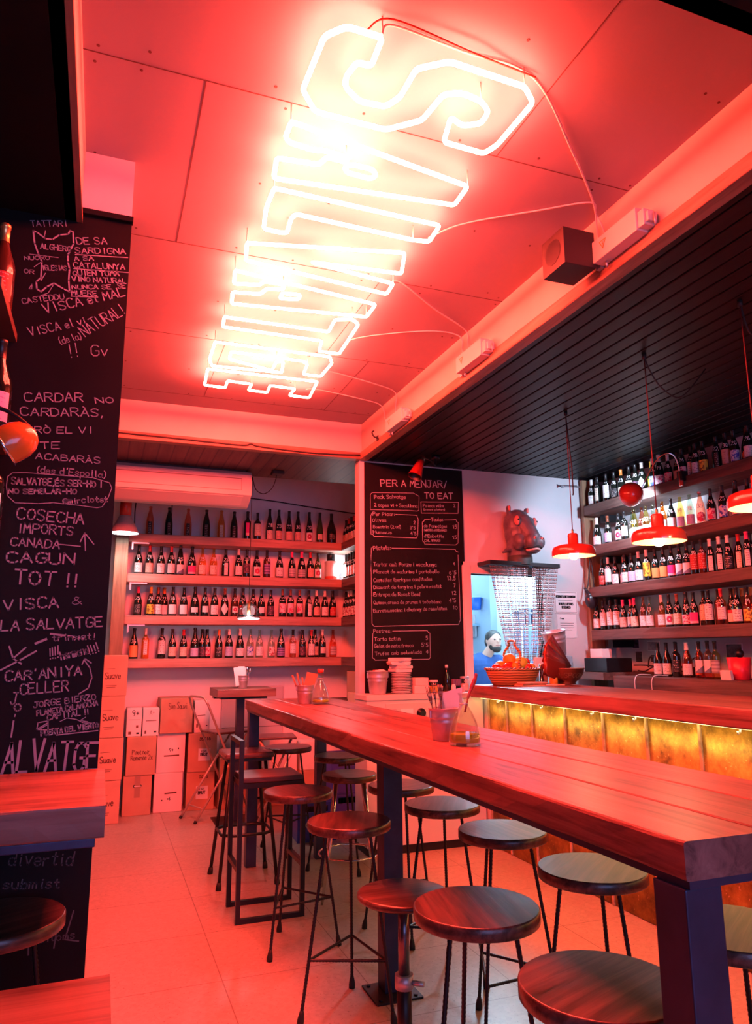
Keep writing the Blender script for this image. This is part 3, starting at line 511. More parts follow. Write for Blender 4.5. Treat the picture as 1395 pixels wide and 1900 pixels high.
# pillar with the scribbled blackboard
struct('wall_pillar', MB().box((-1.2,2.64,0),(0.0115,3.02,ZU)), M_white)
X3, Z3 = Vector((1,0,0)), Vector((0,0,1))
t = thing('chalkboard', 'tall black board on the pillar covered in pink chalk scribbles', 'chalkboard', (-0.3,2.64,0))
mb = MB(); mb.box((-.55,-.012,.0),(0.313,0,3.03)); mb.box((-.55,-.03,3.03),(0.318,0,3.052),.003)
link('board', mb, M_board, t)
rows = PILLAR_CHALK
faint = [r for r in rows if r[0] in ('divertid','submist','pantons')]
main = [r for r in rows if r not in faint]
mb = chalk(MB(), main, Vector((0.3,-.0135,0)), X3, Z3, 0.0042)
link('chalk_writing', mb, M_chalk, t)
mb = chalk(MB(), faint, Vector((0.3,-.0135,0)), X3, Z3, 0.005, 4)
mb.ribbon([(-.24,.66),(-.2,.63),(-.22,.58),(-.27,.56)],.004,X3,Z3,Vector((0.3,-.0135,0))); mb.ribbon([(-.16,.70),(-.15,.55)],.004,X3,Z3,Vector((0.3,-.0135,0))); mb.ribbon([(-.07,.66),(-.08,.56)],.004,X3,Z3,Vector((0.3,-.0135,0))); mb.ribbon([(-.03,.66),(-.05,.58),(-.01,.57)],.004,X3,Z3,Vector((0.3,-.0135,0)))
link('faded_writing', mb, M_chalk_faint, t)
# food menu board by the kitchen door
t = thing('menu_board', 'large black food menu board with white chalk prices by the kitchen door', 'chalkboard', (2.4,5.48,0))
mb = MB(); mb.box((1.952-2.4,-.012,.9),(2.852-2.4,0,2.985)); link('board', mb, M_board, t)
mb = chalk(MB(), MENU_CHALK, Vector((-2.4,-.0135,0)), X3, Z3, 0.0062, 9); link('chalk_writing', mb, M_chalk, t)

# ------------------------------------------------------------------ neon sign lying flat under the raised ceiling
sign = thing('neon_sign', 'white hot neon tube sign of outlined capital letters across the ceiling', 'neon sign', (0.87,3.2,ZU))
def roundpath(P, r=.018, n=4):
    out = []; m = len(P)
    for i in range(m):
        a, b, c_ = Vector(P[i-1]), Vector(P[i]), Vector(P[(i+1)%m])
        d1, d2 = (a-b), (c_-b); l = min(r, d1.length*.45, d2.length*.45)
        p, q = b+d1.normalized()*l, b+d2.normalized()*l
        for k in range(n+1):
            s_ = k/n; out.append(p*(1-s_)**2+b*2*s_*(1-s_)+q*s_**2)
    return out
ZT = 3.228-ZU
for ch, paths in NEON:
    mb = MB()
    for p in paths:
        pts = [(q.x-0.87, q.y-3.2, ZT) for q in roundpath([Vector((a,b)) for a,b in p])]
        mb.tube(pts+[pts[0]], .0085, 8)
    L = link('letter', mb, M_neon, sign)
    pp = [q for p in paths for q in p]
    for q in (pp[0], pp[len(pp)//3], pp[2*len(pp)//3]):
        link('standoff', MB().cyl((q[0]-.87,q[1]-3.2,ZT+.008),(q[0]-.87,q[1]-3.2,0),.0028,seg=6), M_cream, L)
def cable(pts, r=.004): return MB().tube([(x-.87,y-3.2,z_-ZU) for x,y,z_ in bez(pts)], r, 6)
for pts in ([(.665,1.70,3.232),(.71,1.712,3.288),(.95,1.729,3.290),(1.217,1.747,3.293),(1.545,2.0,3.293),(1.82,2.238,3.293),(1.905,2.33,3.25),(1.908,2.325,3.14)],
            [(1.24,2.63,3.232),(1.38,2.563,3.291),(1.64,2.364,3.292),(1.81,2.245,3.292),(1.88,2.30,3.29),(1.905,2.29,3.22),(1.908,2.28,3.14)],
            [(1.24,3.1,3.232),(1.30,3.12,3.29),(1.60,3.34,3.292),(1.885,3.52,3.29),(1.905,3.53,3.2),(1.90,3.5,3.1)],
            [(1.24,3.90,3.232),(1.32,3.84,3.29),(1.66,3.62,3.292),(1.88,3.6,3.29),(1.905,3.6,3.2),(1.90,3.56,3.08)],
            [(1.24,4.3,3.232),(1.34,4.4,3.29),(1.70,4.52,3.292),(1.885,4.62,3.29),(1.905,4.66,3.2),(1.90,4.66,3.08)],
            [(1.22,4.62,3.232),(1.34,4.75,3.29),(1.70,4.84,3.292),(1.885,4.9,3.28),(1.905,4.86,3.15),(1.90,4.72,3.04)]):
    link('cable', cable(pts), M_whitecord, sign)
mb = MB().tube([(x-.87,y-3.2,z_-ZU) for x,y,z_ in bez([(.62,1.70,3.232),(.70,1.69,3.285),(.98,1.70,3.265),(1.217,1.735,3.285)])], .003, 6)
link('cable', mb, mat('red_wire', (0.5,0.05,0.03), .5), sign)
# transformers on the fascia
def transformer(y0, y1, zc, label):
    L = y1-y0; t = thing('neon_transformer', label, 'transformer', (1.906, (y0+y1)/2, zc), group=None)
    mb = MB(); mb.box((-.058,-L/2,-.048),(0,L/2,.05),.004); link('housing', mb, M_cream, t)
    mb = MB(); mb.box((-.05,-L/2-.035,-.04),(0,-L/2,.028),.004); mb.box((-.042,-L/2-.05,-.03),(0,-L/2-.035,.012),.003); link('end_cap', mb, M_cream, t)
    mb = MB(); mb.box((-.02,L/2,-.055),(0,L/2+.03,-.02)); mb.cyl((-.02,L/2-.04,-.075),(-.02,L/2-.04,-.045),.005,seg=8); mb.cyl((-.02,-L/2-.06,-.05),(-.02,-L/2-.06,.0),.004,seg=8); link('bracket', mb, M_steel, t)
    mb = MB(); O = Vector((-.0592, L/2-.05, -.012)); U = Vector((0,-1,0))
    mb.ribbon([(0,.035),(.04,.035),(.02,0),(0,.035)],.0035,U,Z3,O); mb.ribbon([(.022,.03),(.017,.02),(.024,.02),(.019,.009)],.002,U,Z3,O)
    link('warning_triangle', mb, mat('warning_ink', (0.55,0.22,0.02), .6), t)
transformer(2.03, 2.30, 3.095, 'pale neon transformer box on the right fascia, next to the black speaker')
transformer(3.28, 3.58, 3.085, 'pale neon transformer box in the middle of the right fascia')
transformer(4.42, 4.72, 3.06, 'pale neon transformer box on the right fascia, the one by the far corner')
t = thing('hook', 'small dark hook screwed to the fascia edge near the far corner', 'hook', (1.90,5.02,3.06))
link('shank', MB().tube(bez([(0,0,0),(-.03,0,.01),(-.045,0,.04),(-.03,0,.055)]),.006,8), M_black, t)
link('plate', MB().box((-.004,-.02,-.02),(0.0,.02,.02),.002), M_black, t)
t = thing('speaker', 'black cube loudspeaker hanging from the right fascia', 'speaker', (1.785,2.38,3.03))
link('speaker_body', MB().box((-.078,-.08,0),(.078,.08,.165),.003), mat('speaker_black', (0.016,0.012,0.013), .55), t)
mb = MB(); mb.box((.078,-.02,.05),(.13,.02,.11),.004); link('bracket', mb, M_steel, t)
mb = MB(); mb.cyl((-.0785,.0,.085),(-.0795,.0,.085),.055,seg=24); link('grille', mb, M_black, t)
# loose cables
solo('cable', MB().tube(bez([(XL+.02,5.432,3.035),(.5,5.432,3.028),(.92,5.431,3.022),(1.0,5.43,3.04),(1.08,5.431,3.024),(1.5,5.432,3.012),(1.9,5.432,3.03)]),.006,6), M_cord, 'black cable running along the wooden edge over the back alcove', 'cable')
solo('cable', MB().tube(bez([(1.1,7.612,3.085),(1.62,7.612,3.06),(2.05,7.612,3.02),(2.6,7.612,2.975)]),.006,6), M_cord, 'thin cable crossing the back wall above the top shelf bottles', 'cable')
solo('cable', MB().tube([(.60,7.612,3.41),(.605,7.612,2.60)],.005,6), M_cord, 'thin cable running straight down the back wall behind the top shelf', 'cable')
# ------------------------------------------------------------------ long high table
TX0, TX1, TY0, TY1, TZ = 1.005, 1.632, 1.112, 5.40, 1.108
tb = thing('high_table', 'long thick wooden communal high table running towards the back on dark steel legs', 'table', (1.32,3.2,0))
O_ = Vector((1.32,3.2,0))
mb = MB(); w3 = (TX1-TX0)/3
for i in range(3):
    slab(mb, (TX0+w3*i-O_.x+(.0008 if i else 0),TY0-O_.y,1.04), (TX0+w3*(i+1)-O_.x,TY1-O_.y,TZ), 'y', .005 if i != 1 else 0.0, .007, n=60, seed=i+2)
link('tabletop', mb, M_table, tb)
mb = MB(); mb.box((TX0+.012-O_.x,TY0+.006-O_.y,1.024),(TX1-.012-O_.x,TY1-.01-O_.y,1.0395)); link('steel_frame', mb, M_blue_steel, tb)
for x, y in ((TX0+.045,TY0+.05),(TX1-.045,TY0+.05),(TX0+.045,TY1-.085),(TX1-.08,TY1-.07)):
    s_ = .036 if y > 3 else .042
    mb = MB(); mb.box((x-s_-O_.x,y-s_-O_.y,0),(x+s_-O_.x,y+s_-O_.y,1.024),.003); link('leg', mb, M_blue_steel, tb)
mb = MB(); mb.box((1.272-.045-O_.x,3.24-.045-O_.y,.008),(1.272+.045-O_.x,3.24+.045-O_.y,1.024),.003); L_ = link('leg', mb, M_blue_steel, tb)
mb = MB(); mb.box((1.162-O_.x,3.12-O_.y,0),(1.372-O_.x,3.315-O_.y,.008),.001)
for a in (-1,1):
    for b in (-1,1): mb.cyl((1.267+a*.08-O_.x,3.218+b*.075-O_.y,.008),(1.267+a*.08-O_.x,3.218+b*.075-O_.y,.014),.009,seg=6)
link('base_plate', mb, M_black, L_)

# ------------------------------------------------------------------ round stools of reinforcing bar
def rebar(mb, p, q, r=.0068, rib=True):
    p, q = Vector(p), Vector(q); L = (q-p).length; n = max(2, int(L/.0065)) if rib else 2
    mb.tube([p+(q-p)*i/n for i in range(n+1)], [r*(1.13 if i%2 else .94) for i in range(n+1)] if rib else r, 7)
def make_stool(label, zt=.74, rs=.178, rt=.105, rb=.215, zs=.225, rib=True, feet=True, th=.036):
    t = thing('bar_stool', label, 'stool', (0,0,0), 0, 'round stools with bar legs around the high table')
    mb = MB(); mb.lathe([(0.001,zt-th),(rs-.003,zt-th),(rs,zt-th+.003),(rs,zt-.004),(rs-.004,zt),(0.001,zt)], 48, capb=False, capt=False, sharp=(0,4))
    bmesh.ops.remove_doubles(mb.bm, verts=mb.bm.verts[:], dist=.0012)
    link('seat', mb, M_seat, t)
    P = []
    for k in range(3):
        a = 2*PI*k/3; ca, sa = math.cos(a), math.sin(a)
        top, bot = Vector((rt*ca,rt*sa,zt-th)), Vector((rb*ca,rb*sa,.004))
        mb = MB(); rebar(mb, top, bot, rib=rib); L = link('leg', mb, M_black, t)
        P.append(bot+(top-bot)*((zs-.004)/(zt-th-.004)))
        d = (top-bot).normalized(); f = MB(); f.tube([bot-Vector((0,0,.004)), bot+d*.012, bot+d*.032, bot+d*.045], [.014,.0145,.011,.008], 10); link('rubber_foot', f, M_rubber, L)
    mb = MB()
    for k in range(3): rebar(mb, P[k], P[(k+1)%3], .0055, rib)
    link('stretcher', mb, M_black, t)
    return t
ST = make_stool('closest dark round stool, on the aisle side beside the near table leg')
ST.location = (1.06,1.455,0); ST.rotation_euler = (0,0,math.radians(20))
G_st = 'round stools with bar legs around the high table'
for x, y, a, lab in ((1.04,1.985,80,'dark round stool, half red half violet, overlapping the thin red swivel stool'),
    (1.04,3.125,68,'dark round stool just left of the middle table leg with the base plate'),
    (1.006,3.864,100,'dark round stool on the aisle side next to the black sled-legged chair'),
    (1.585,1.60,35,'dark round stool cut by the right edge, beyond the near table leg'),
    (1.574,2.173,40,'dark round stool on the bar side, nearest one shown whole'),
    (1.563,2.737,95,'dark round stool on the bar side with a bright blue shine'),
    (1.557,3.287,60,'dark round stool on the bar side, right of the middle table leg'),
    (1.566,3.815,20,'dark round stool on the bar side, half hidden behind the middle table leg'),
    (-.225,2.375,30,'dark round stool at the left edge under the wall table')):
    dup(ST, (x,y,0), math.radians(a), lab, G_st)
M_dsteel = mat('dark_steel_tube',(.16,.15,.19),.22,.9)
# thin red stool on a steel column
t = thing('swivel_stool', 'thin round red stool on a single steel column with a clamp', 'stool', (1.08,2.625,0))
mb = MB(); zt = .592; rs = .168
mb.lathe([(0.001,zt-.028),(rs-.014,zt-.026),(rs-.002,zt-.018),(rs,zt-.010),(rs-.004,zt-.003),(rs-.012,zt),(0.001,zt)], 40, capb=False, capt=False); bmesh.ops.remove_doubles(mb.bm, verts=mb.bm.verts[:], dist=.0012)
link('seat', mb, M_seat, t)
link('column', MB().cyl((0,0,.30),(0,0,zt-.028),.020), M_dsteel, t)
mb = MB(); mb.cyl((0,0,.02),(0,0,.31),.026); link('sleeve', mb, M_black, t)
mb = MB(); mb.cyl((0,0,zt-.05),(0,0,zt-.027),.032); link('seat_collar', mb, M_black, t)
mb = MB(); mb.cyl((0,0,.275),(0,0,.32),.033); mb.cyl((.024,-.024,.297),(.055,-.05,.297),.009,seg=10); link('clamp', mb, M_steel, t)
mb = MB(); mb.lathe([(.17,0),(.17,.008),(.06,.02),(.026,.03)],32,capt=False); link('base', mb, M_black, t)
# stools at the far end on the bar side
t = make_stool('round stool by the blue crates with bright chrome legs and a chrome foot ring', .70, .17, .12, .20, .25, False)
t.name = 'chrome_stool'; t.location = (1.50,4.50,0); t['group'] = ''
del t['group']
for ch in kids(t):
    if ch.name.startswith(('leg','stretcher')):
        for g in kids(ch): bpy.data.objects.remove(g)
        bpy.data.objects.remove(ch)
for k in range(4):
    a = 2*PI*k/4+.5; ca, sa = math.cos(a), math.sin(a)
    mb = MB(); mb.tube([(.12*ca,.12*sa,.664),(.165*ca,.165*sa,.35),(.235*ca,.235*sa,.0)], [.013,.012,.008], 10); link('leg', mb, M_chrome, t)
link('foot_ring', MB().tube([(.188*math.cos(2*PI*k/32),.188*math.sin(2*PI*k/32),.24) for k in range(32)], .006, 8, closed=True), M_chrome, t)
for x, y, a, lab in ((1.60,5.02,50,'dark round stool farthest along the bar side, partly hidden by the table'),
                     (1.38,5.62,15,'dark round stool past the far table end, in front of the cartons')):
    dup(ST, (x,y,0), math.radians(a), lab, G_st)
# square black stool with a low backrest frame on sled legs
t = thing('bar_chair', 'black square-tube bar chair with wooden seat and low open backrest on sled runners', 'chair', (.96,4.41,0))
mb = MB(); mb.box((-.165,-.15,.722),(.18,.15,.75),.004); link('seat', mb, M_seat, t)
mb = MB(); mb.box((-.175,-.155,.695),(.18,.155,.7215)); link('seat_frame', mb, M_black, t)
q = .0125
for y in (-.15,.15):
    mb = MB(); mb.box((-.18-q,y-q,0),(-.18+q,y+q,.955)); link('back_leg', mb, M_black, t)
    mb = MB(); mb.box((.18-q,y-q,0),(.18+q,y+q,.70)); link('front_leg', mb, M_black, t)
    mb = MB(); mb.box((-.18+q,y-q,0),(.18-q,y+q,.025)); link('runner', mb, M_black, t)
mb = MB(); mb.box((-.18-q,-.15+q,.93),(-.18+q,.15-q,.955)); link('backrest', mb, M_black, t)
for sx in (-.18,.18): link('stretcher', MB().box((sx-q,-.15+q,.26),(sx+q,.15-q,.285)), M_black, t)
# splayed black stool behind it
t = thing('square_stool', 'black stool with small rounded wooden seat, splayed legs and a bent foot ring', 'stool', (.955,5.055,0))
mb = MB(); mb.box((-.16,-.15,.765),(.16,.15,.80),.012); link('seat', mb, M_seat, t)
mb = MB(); mb.box((-.145,-.135,.745),(.145,.135,.7645)); link('seat_frame', mb, M_black, t)
ring = []
for a, b in ((-1,-1),(1,-1),(1,1),(-1,1)):
    top, bot = Vector((a*.11,b*.10,.745)), Vector((a*.185,b*.185,.004))
    L = link('leg', MB().tube([top,bot],.0115,10), M_black, t)
    d = (top-bot).normalized(); link('rubber_foot', MB().tube([bot-Vector((0,0,.004)),bot+d*.02,bot+d*.04],[.018,.017,.013],10), M_rubber, L)
R_ = [(-.20,-.12),(-.13,-.18),(.13,-.18),(.20,-.12),(.20,.12),(.13,.18),(-.13,.18),(-.20,.12)]
link('foot_ring', MB().tube([(x*.82,y*.82,.30) for x,y in R_], .010, 8, closed=True), M_black, t)

# ------------------------------------------------------------------ small high table by the boxes, folding seats
t = thing('pedestal_table', 'small square high table with thick wooden top on one dark post', 'table', (1.20,6.70,0))
mb = MB(); slab(mb,(-.24,-.25,1.062),(.27,.25,1.13),'x',.003,.006,n=14); link('tabletop', mb, M_tablex, t)
mb = MB(); mb.box((-.2,-.2,1.045),(.2,.2,1.0615)); mb.box((-.24,-.05,1.045),(-.2,.05,1.0615)); link('top_plate', mb, M_black, t)
mb = MB(); mb.box((-.035,-.035,.01),(.035,.035,1.045),.003); link('post', mb, M_blue_steel, t)
mb = MB(); mb.box((-.2,-.2,0),(.2,.2,.01)); link('base_plate', mb, M_black, t)
M_alu = mat('painted_tube', (0.55,0.42,0.36), 0.4, 0.4)
def folding(name, label, loc, rz, hoop, group):
    t = thing(name, label, 'chair', loc, rz, group)
    sz = .74
    mb = MB(); mb.box((-.02,-.16,sz-.02),(.33,.16,sz),.006); link('seat', mb, M_seat, t)
    # local +x = front; the back frame rises from the front feet to the hoop
    top = (-.16,1.05) if hoop else (.0,sz-.01)
    a, b = Vector((.33,0,0)), Vector((top[0],0,top[1]))
    if hoop:
        pts = [(.33,-.17,0),(-.13,-.17,.99),(-.155,-.15,1.045),(-.16,-.10,1.055),(-.16,.10,1.055),(-.155,.15,1.045),(-.13,.17,.99),(.33,.17,0)]
        link('back_frame', MB().tube(pts,.0105,8), M_alu, t)
    else:
        for s_ in (-1,1): link('leg', MB().tube([(.33,s_*.17,0),(-.02,s_*.17,sz-.03)],.0105,8), M_alu, t)
    for s_ in (-1,1):
        L = link('leg', MB().tube([(-.20,s_*.14,0),(.29,s_*.14,sz-.03)],.0105,8), M_alu, t)
        link('rubber_foot', MB().cyl((-.20,s_*.14,0),(-.19,s_*.14,.022),.014,seg=10), M_rubber, L)
    link('crossbar', MB().tube([(-.13,-.14,.11),(-.13,.14,.11)],.007,8), M_alu, t)
    link('footrest', MB().tube([(.215,-.17,.25),(.215,.17,.25)],.007,8), M_alu, t)
    return t
folding('folding_chair', 'tall folding chair with a tubular hoop back leaning by the brown boxes', (.985,6.93,0), math.radians(20), True, None)
folding('folding_stool', 'folding high stool with crossed tubular legs under the far end of the long table', (1.60,6.36,0), math.radians(172), False, None)

# ------------------------------------------------------------------ cartons against the back wall
def text_on(mb, txt, u0, v0, h, U, V, O, wd, k=1.0, rnd=None):
    st, L = layout(txt, h, rnd)
    for q_ in st: mb.ribbon([(u0+a*k,v0+b) for a,b in q_], wd, U, V, O)
    return L*k
def carton(label, x0, x1, y0, d, z0, z1, m, marks=(), rz=0.0, tape=False, hole=False, group='cartons stacked under the wine shelves', lid=True):
    w_, h_ = x1-x0, z1-z0
    t = thing('cardboard_box', label, 'box', ((x0+x1)/2, y0, z0), rz, group)
    mb = MB(); mb.box((-w_/2,0,0),(w_/2,d,h_),.006); link('carton', mb, m, t)
    if lid:
        mb = MB(); mb.box((-w_/2+.004,.002,h_),(w_/2-.004,d/2-.0015,h_+.002)); mb.box((-w_/2+.004,d/2+.0015,h_),(w_/2-.004,d-.002,h_+.002)); link('flaps', mb, m, t)
    if tape: mb = MB(); mb.box((-.025,-.0012,h_*.45),(.025,0,h_)); link('tape', mb, M_tape, t)
    if hole: mb = MB(); mb.lathe([(.001,0),(.04,0)],20,M=Matrix.Translation((0,-.001,h_*.74))@Matrix.Rotation(PI/2,4,'X')@Matrix.Scale(.4,4,(0,1,0)),capb=False,capt=True); link('hand_hole', mb, M_ink, t); mb = MB(); mb.box((-.03,-.003,h_*.725),(.035,-.001,h_*.745)); link('torn_paper', mb, M_paper, t)
    if marks:
        mb = MB(); U = Vector((1,0,0)); O = Vector((-w_/2,-.0015,0)); rnd = random.Random(len(label))
        for mk in marks:
            if mk[0] == 'rect': mb.quad([O+U*mk[1]+Z3*mk[2],O+U*mk[3]+Z3*mk[2],O+U*mk[3]+Z3*mk[4],O+U*mk[1]+Z3*mk[4]], mk[5])
            elif mk[0] == 'line': mb.ribbon(mk[1],mk[2],U,Z3,O-Vector((0,.0005,0)),mi=mk[3])
            else:
                st, L = layout(mk[0], mk[3], rnd); k = mk[4]/L
                for q_ in st: mb.ribbon([(mk[1]+a*k,mk[2]+b) for a,b in q_], mk[5], U, Z3, O-Vector((0,.0008,0)), mi=mk[6] if len(mk) > 6 else 1)
        link('print', mb, [M_paper, M_ink, M_brownink], t)
    return t
def sauv(n): return [('Suave', .05, .15, .052, .13, .006, 2), ('line', [(.05,.235),(.13,.237)], .003, 2), ('line', [(.06,.09),(.15,.092)], .004, 2), ('line', [(.07,.075),(.14,.076)], .004, 2)]
for k, zz in enumerate((0,.357,.714,1.071)):
    carton('tall script-printed wine carton next to the pillar, '+('bottom of its stack','second from the floor','third from the floor','topmost of its stack')[k], .0, .231+(.006 if k%2 else 0), 7.0, .245, zz, zz+.354, M_cardlt, sauv(k), lid=(k==3))
carton('brown carton with a torn hand hole, on the floor beside the tall script cartons', .262,.51,7.25,.33,0,.345,M_card,(),tape=True,hole=True)
carton('brown carton with two handwritten lines on top of the hand hole carton', .275,.535,7.24,.34,.348,.685,M_card,[('Pinot noir',.05,.185,.04,.15,.005,2),('Romanee 2x',.04,.135,.04,.19,.005,2)])
carton('narrow white carton marked 9+ on the upper row next to the script cartons', .262,.395,7.27,.30,.688,.935,M_whitebox,[('9+',.045,.185,.05,.06,.006),('line',[(.02,.15),(.115,.15)],.002,1),('rect',.085,.075,.105,.10,2),('rect',.02,.02,.045,.045,2),('rect',.09,.02,.112,.035,1)])
carton('narrow white carton with small print, second white one on the upper row', .405,.55,7.27,.30,.688,.935,M_whitebox,[('A+',.06,.19,.04,.04,.003,2),('line',[(.03,.135),(.12,.137)],.006,2),('rect',.02,.02,.035,.05,2),('rect',.10,.03,.125,.045,1)])
carton('white carton with faint orange print, on the floor in the middle of the row', .535,.79,7.30,.30,0,.345,M_whitebox,[('line',[(.10,.165),(.2,.17)],.012,2),('rect',.07,.10,.08,.112,1),('+6',.12,.105,.025,.03,.005)])
carton('white carton marked 9+ with a dot, middle of the stack beside the hand hole carton', .545,.80,7.30,.30,.348,.70,M_whitebox,[('9+',.11,.185,.032,.04,.005),('rect',.19,.205,.20,.22,1),('line',[(.07,.15),(.20,.152)],.012,2)])
carton('large brown carton with handwriting at its top edge, topmost of the middle stack', .56,.855,7.26,.32,.703,1.02,M_card,[('Son Sauvi',.07,.22,.055,.17,.005,2)],rz=.03)
carton('brown carton with a white wine label, marked 00 55, on the floor', .822,1.08,7.27,.32,0,.34,M_card,[('00 55',.115,.285,.025,.08,.005),('rect',.09,.10,.20,.215,0),('VINS',.115,.18,.016,.05,.003),('BRUT',.11,.145,.024,.065,.006)],rz=-.03)
carton('brown carton with a white wine label, marked DSC 55, on the 00 55 carton', .825,1.09,7.26,.32,.343,.69,M_card,[('DSC 55',.105,.285,.025,.10,.005),('rect',.095,.10,.205,.21,0),('VINS',.12,.178,.016,.05,.003),('BRUT',.115,.145,.024,.065,.006)],rz=-.02)
carton('narrow white carton behind the hoop of the folding chair', .875,1.02,7.30,.28,.693,.99,M_whitebox,[('line',[(.03,.16),(.10,.162)],.006,2),('rect',.02,.05,.035,.08,2),('rect',.11,.06,.125,.07,1)])
carton('brown carton standing on the floor behind the folding chair legs', 1.12,1.42,7.22,.34,0,.46,M_card,(),rz=.05)
carton('white carton on top of a brown one behind the folding stool', 1.585,1.86,7.20,.34,.305,.60,M_whitebox,())
carton('brown carton on the floor behind the folding stool', 1.58,1.87,7.20,.36,0,.302,M_card,(),tape=True)
carton('pinkish carton beside the folding stool boxes, on a brown carton', 1.90,2.16,7.24,.32,.303,.57,M_whitebox,())
carton('brown carton on the floor beside the blue crates', 1.89,2.17,7.22,.34,0,.30,M_card,())
# open boxes on the side shelf below the wine
carton('open brown carton on the low side shelf next to the partition', 2.33,2.56,6.72,.36,.98,1.25,M_card,[('rect',.13,.10,.165,.15,1)],lid=False)
carton('low open carton with paper on the side shelf, in front of the taller one', 2.20,2.44,6.42,.24,.98,1.07,M_cardlt,(),lid=False)
t = thing('side_shelf', 'low wooden side shelf carrying open cartons beside the partition', 'shelf', (2.4,6.8,.94))
link('board', MB().box((-.24,-.5,0),(.26,.55,.04),.003), M_shelfy, t)
for y in (-.42,.45): link('bracket', MB().box((-.2,y-.02,-.16),(-.17,y+.02,0)).box((-.2,y-.02,-.03),(.26,y+.02,0)), M_black, t)
# pale freezer behind the small table
t = thing('appliance', 'flat pale grey appliance standing against the wall behind the small pedestal table', 'appliance', (1.50,7.585,0))
link('body', MB().box((-.33,-.02,.02),(.30,.03,1.10),.01), mat('pale_grey_enamel', (.55,.52,.55), .35), t)
link('door_seam', MB().box((-.32,-.0235,.70),(.29,-.02,.704)), M_ink, t)
link('plinth', MB().box((-.31,-.01,0),(.28,.03,.02)), M_black, t)

# ------------------------------------------------------------------ blue bottle crates
M_crate = mat('blue_crate_plastic', (0.05,0.06,0.40), 0.35)
def crate(label, x, y, z0, rz=0.0, mark='lens'):
    t = thing('bottle_crate', label, 'crate', (x,y,z0), rz, 'blue bottle crates under the table')
    W, D, Hh, th = .30, .40, .29, .012
    mb = MB()
    mb.box((-W/2,-D/2,0),(W/2,D/2,th))
    for a,b in (((-W/2,-D/2,th),(W/2,-D/2+th,.215)),((-W/2,-D/2,.215),(-.09,-D/2+th,Hh)),((.09,-D/2,.215),(W/2,-D/2+th,Hh)),((-.09,-D/2,.262),(.09,-D/2+th,Hh)),
                ((-W/2,D/2-th,th),(W/2,D/2,Hh)),((-W/2,-D/2+th,th),(-W/2+th,D/2-th,Hh)),((W/2-th,-D/2+th,th),(W/2,D/2-th,Hh))): mb.box(a,b)
    link('shell', mb, M_crate, t)
    mb = MB(); mb.box((-W/2-.006,-D/2-.006,Hh-.02),(W/2+.006,-D/2,Hh)); mb.box((-W/2-.006,-D/2-.006,0),(W/2+.006,-D/2,.014)); mb.box((-W/2-.004,-D/2-.006,.014),(-W/2+.01,-D/2,Hh-.02)); mb.box((W/2-.01,-D/2-.006,.014),(W/2+.004,-D/2,Hh-.02)); link('rim', mb, M_crate, t)
    mb = MB(); O = Vector((0,-D/2-.002,0)); U = Vector((1,0,0))
    if mark == 'lens':
        for sg in (1,-1): mb.ribbon([(.085*math.cos(k*PI/12),.125+sg*.036*math.sin(k*PI/12)) for k in range(13)],.010,U,Z3,O)
        mb.ribbon([(-.07,.128),(-.03,.138),(.02,.116),(.07,.124)],.012,U,Z3,O)
    else:
        mb.ribbon([(.045*math.cos(k*PI/10),.115+.045*math.sin(k*PI/10)) for k in range(21)],.008,U,Z3,O)
        st, L = layout('S',.048)
        for q_ in st: mb.ribbon([(-.018+x_*1.15,.091+y_) for x_,y_ in q_],.009,U,Z3,O)
    link('emblem', mb, mat('crate_print', (.72,.66,.70), .5), t)
    mb = MB()
    for i in range(3):
        for j in range(5):
            mb.lathe([(.024,.014),(.027,.02),(.027,.16),(.012,.21),(.012,.255)],10,M=Matrix.Translation((-.09+i*.09,-.15+j*.075,0)))
    link('empties', mb, M_glass_dark_crate, t)['kind'] = 'stuff'
    return t
M_glass_dark_crate = mat('brown_bottle_glass', (.03,.015,.01), .1)
crate('blue plastic bottle crate on the floor, bottom one under the table', 1.985,6.2,0,.04,'ring')
crate('blue plastic bottle crate with white emblem, upper one under the table', 1.985,6.2,.2925,.04)
crate('blue plastic bottle crate on the floor, nearer the far table legs', 1.665,5.97,0,-.05)

# ------------------------------------------------------------------ left side: wall table, bench, dark bottle shelves
t = thing('wall_table', 'narrow wooden table shelf fixed below the scribbled blackboard', 'table', (-.25,2.3,1.0))
mb = MB(); slab(mb,(-.35,-.295,.003),(.285,.318,.081),'x',.003,.006,n=16); link('tabletop', mb, M_tablex, t)
mb = MB(); mb.box((-.35,-.285,-.018),(.265,.31,.0025),.002); link('steel_frame', mb, M_blue_steel, t)
t = thing('bench', 'wooden bench top with rounded corner in the lower left corner', 'bench', (-.25,1.62,0))
mb = MB(); slab(mb,(-.35,-.36,.70),(.312,.255,.75),'x',.002,.012,n=14); link('bench_top', mb, M_tablex, t)
for x in (-.30,.25):
    for y in (-.3,.2): link('leg', MB().box((x-.02,y-.02,0),(x+.02,y+.02,.70)), M_black, t)
link('stretcher', MB().box((-.28,-.31,.25),(.23,-.29,.28)).box((-.28,.19,.25),(.23,.21,.28)), M_black, t)
for k, zz in enumerate((2.10,2.50,1.74)):
    t = thing('dark_shelf', ('lower','upper','lowest')[k]+' dark shelf holding bottles at the left edge', 'shelf', (-.55,2.4,zz))
    link('board', MB().box((-.55,-.2,0),(.215,.22,.03),.002), M_maroon, t)
    link('bracket', MB().box((-.05,-.15,-.1),(-.02,.2,0)), M_black, t)

